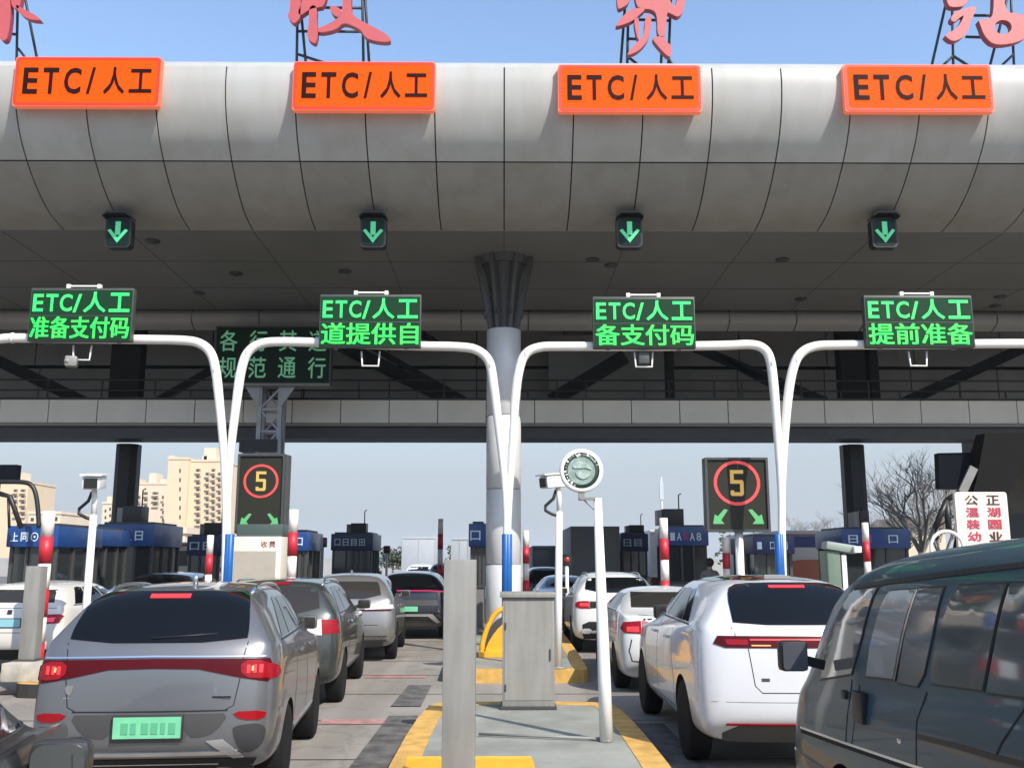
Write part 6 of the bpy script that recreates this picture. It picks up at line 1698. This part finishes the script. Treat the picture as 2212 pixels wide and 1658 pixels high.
# right side building behind pylon, shed
p, q = at(2128, 1150, 34), at(2290, 1000, 34)
t = thing('olive_building', 'olive grey rendered building behind the slanted pylon at the right edge', 'building', ((p.x + q.x) / 2, 34, 0)); hw = (q.x - p.x) / 2
B().bb(-hw, hw, 0, 1.2, 0, q.z + 1).build('wall', mat('olive_render', (.17, .155, .125), .9, noise=.25, scale=1.5), t, smooth=False)
B().bb(-hw - .1, hw, -.1, -.01, 0, at(2150, 1110, 34).z).build('plinth_wall', DGREY, t, smooth=False)
p, q = at(1948, 1150, 55), at(2040, 1128, 55)
t = thing('low_shed', 'low brown-roofed shed under the bare tree', 'shed', ((p.x + q.x) / 2, 55, 0)); hw = (q.x - p.x) / 2
B().bb(-hw, hw, 0, 5, 0, q.z - .3).build('wall', CRM2, t, smooth=False)
B().prism([(-hw - .3, q.z - .3), (hw + .3, q.z - .3), (hw * .8, q.z + .35), (-hw * .5, q.z + .35)], -.3, 5.3, 'XZ').build('roof', mat('shed_roof', (.17, .13, .10), .8), t, smooth=False)
# fence / distant wall line
p, q = at(-60, 1178, 110), at(2300, 1178, 110)
t = tag(B().bb(-75, 75, 120, 120.4, 0, 2.2).build('boundary_wall', mat('wall_grey', (.35, .35, .34), .8, noise=.1, scale=.5)), 'long pale grey boundary wall across the far end of the plaza', 'wall')
# ================================================================ TREES
BARK = mat('bare_bark', (.27, .255, .235), .9, noise=.2, scale=6)
def bare_tree(px, py, Y, lab, seed, spread=1.0, r0=.2):
    rg = random.Random(seed)
    top_ = at(px, py, Y); H_ = top_.z * 1.22
    t = thing('bare_tree', lab, 'tree', (top_.x, Y, 0), group='leafless trees beyond the booths')
    b = B(); b.tube([(0, 0, 0), (.1, 0, H_ * .16), (.05, .05, H_ * .3)], [r0, r0 * .85, r0 * .7], 8); b.build('trunk', BARK, t)
    b = B()
    def br(p, d, L_, r_, lv):
        q = p + d * L_ * .5 + Vector((rg.uniform(-.08, .08), rg.uniform(-.08, .08), 0)) * L_
        e = q + (d + Vector((rg.uniform(-.25, .25), rg.uniform(-.25, .25), .12))).normalized() * L_ * .5
        b.tube([p, q, e], [r_, r_ * .75, r_ * .5], 4 if lv > 1 else 6, cap=False)
        if lv >= 6 or r_ < .006: return
        for k in range(rg.choice((2, 3, 3)) if lv < 5 else 3):
            f = rg.uniform(.45, 1)
            s_ = p.lerp(e, f) if f < .95 else e
            nd = (d + Vector((rg.uniform(-.9, .9) * spread, rg.uniform(-.9, .9) * spread, rg.uniform(-.25, .6)))).normalized()
            br(s_, nd, L_ * rg.uniform(.6, .82), max(r_ * .58, .0075), lv + 1)
    for k in range(6):
        a = k * 1.05 + rg.uniform(-.3, .3)
        br(Vector((.05, .05, H_ * .27)), Vector((math.cos(a) * .6 * spread, math.sin(a) * .6 * spread, 1)).normalized(), H_ * .27, r0 * .45, 1)
    b.build('crown', BARK, t)
    return t
bare_tree(1975, 996, 46, 'large bare leafless tree between the right dark column and the black hanging display', 4, 1.05, .24)
bare_tree(2022, 1050, 50, 'smaller bare tree right beside the large bare tree', 11, .9, .16)
bare_tree(1752, 1112, 105, 'faint bare tree behind the blue and white truck', 21, 1.3, .2)
bare_tree(1925, 1090, 52, 'low bare tree at the left foot of the large bare tree', 31, 1.2, .13)
# rounded shrubs far away
LEAF = mat('far_foliage', (.07, .085, .055), .9, noise=.4, scale=3)
def bush(px, py, Y, w_, lab, seed):
    rg = random.Random(seed); p = at(px, py, Y)
    t = thing('far_tree', lab, 'tree', (p.x, Y, 0), group='small leafy trees beyond the booths')
    B().tube([(0, 0, 0), (0, 0, p.z * .5)], [.12, .08], 6).build('trunk', BARK, t)
    b = B()
    for k in range(900):
        a, e = rg.uniform(0, 2 * math.pi), rg.uniform(-.8, 1)
        rr = (rg.random() ** .4) * (1 + .25 * math.sin(3 * a) + .2 * math.sin(7 * e + a))
        c_ = Vector((math.cos(a) * math.cos(e) * rr * w_, math.sin(a) * math.cos(e) * rr * w_, p.z * .6 + math.sin(e) * rr * p.z * .36))
        u1 = Vector((rg.uniform(-1, 1), rg.uniform(-1, 1), rg.uniform(-1, 1))).normalized() * .14; u2 = u1.cross(Vector((rg.uniform(-1, 1), rg.uniform(-1, 1), 1))).normalized() * .11
        b.quad(c_ - u1, c_ - u2, c_ + u1, c_ + u2)
    b.build('crown', LEAF, t, smooth=False)
bush(1002, 1176, 80, 1.4, 'small round tree among the pale trucks left of the half-hidden blue booth', 1)
bush(1052, 1176, 90, 1.6, 'small dark tree right behind the silver column', 2)
bush(850, 1176, 88, 1.3, 'small hazy tree right of the dark booth with the big roof box', 3)
bush(1608, 1140, 60, 1.5, 'dark leafy tree just right of the right speed board post', 5)
# lamp mast far away
p = at(1428, 1030, 60)
t = thing('lamp_mast', 'slim pale mast standing against the sky left of the square black roof box', 'mast', (p.x, 60, 0))
B().tube([(0, 0, 0), (0, 0, p.z)], [.1, .06], 8).build('mast_pole', mat('pale_mast', (.5, .55, .58), .5), t)
B().bb(-.12, .12, -.1, .1, p.z - 1.4, p.z - .3).build('mast_panel', mat('pale_mast', (.5, .55, .58), .5), t, smooth=False)

# ================================================================ HAZE
hz = bpy.data.materials.new('haze_air'); hz.use_nodes = True
ht = hz.node_tree; ht.nodes.clear()
pv = ht.nodes.new('ShaderNodeVolumePrincipled'); pv.inputs['Color'].default_value = (.86, .90, .95, 1); pv.inputs['Density'].default_value = HAZE
pv.inputs['Anisotropy'].default_value = 0.0
ho = ht.nodes.new('ShaderNodeOutputMaterial'); ht.links.new(pv.outputs[0], ho.inputs['Volume'])
if HAZE:
    o = B().bb(-1600, 1600, -70, 2600, -1.1, 60).build('haze', hz, smooth=False)
    tag(o, 'thin bluish haze hanging over the plaza', 'haze', kind='stuff')
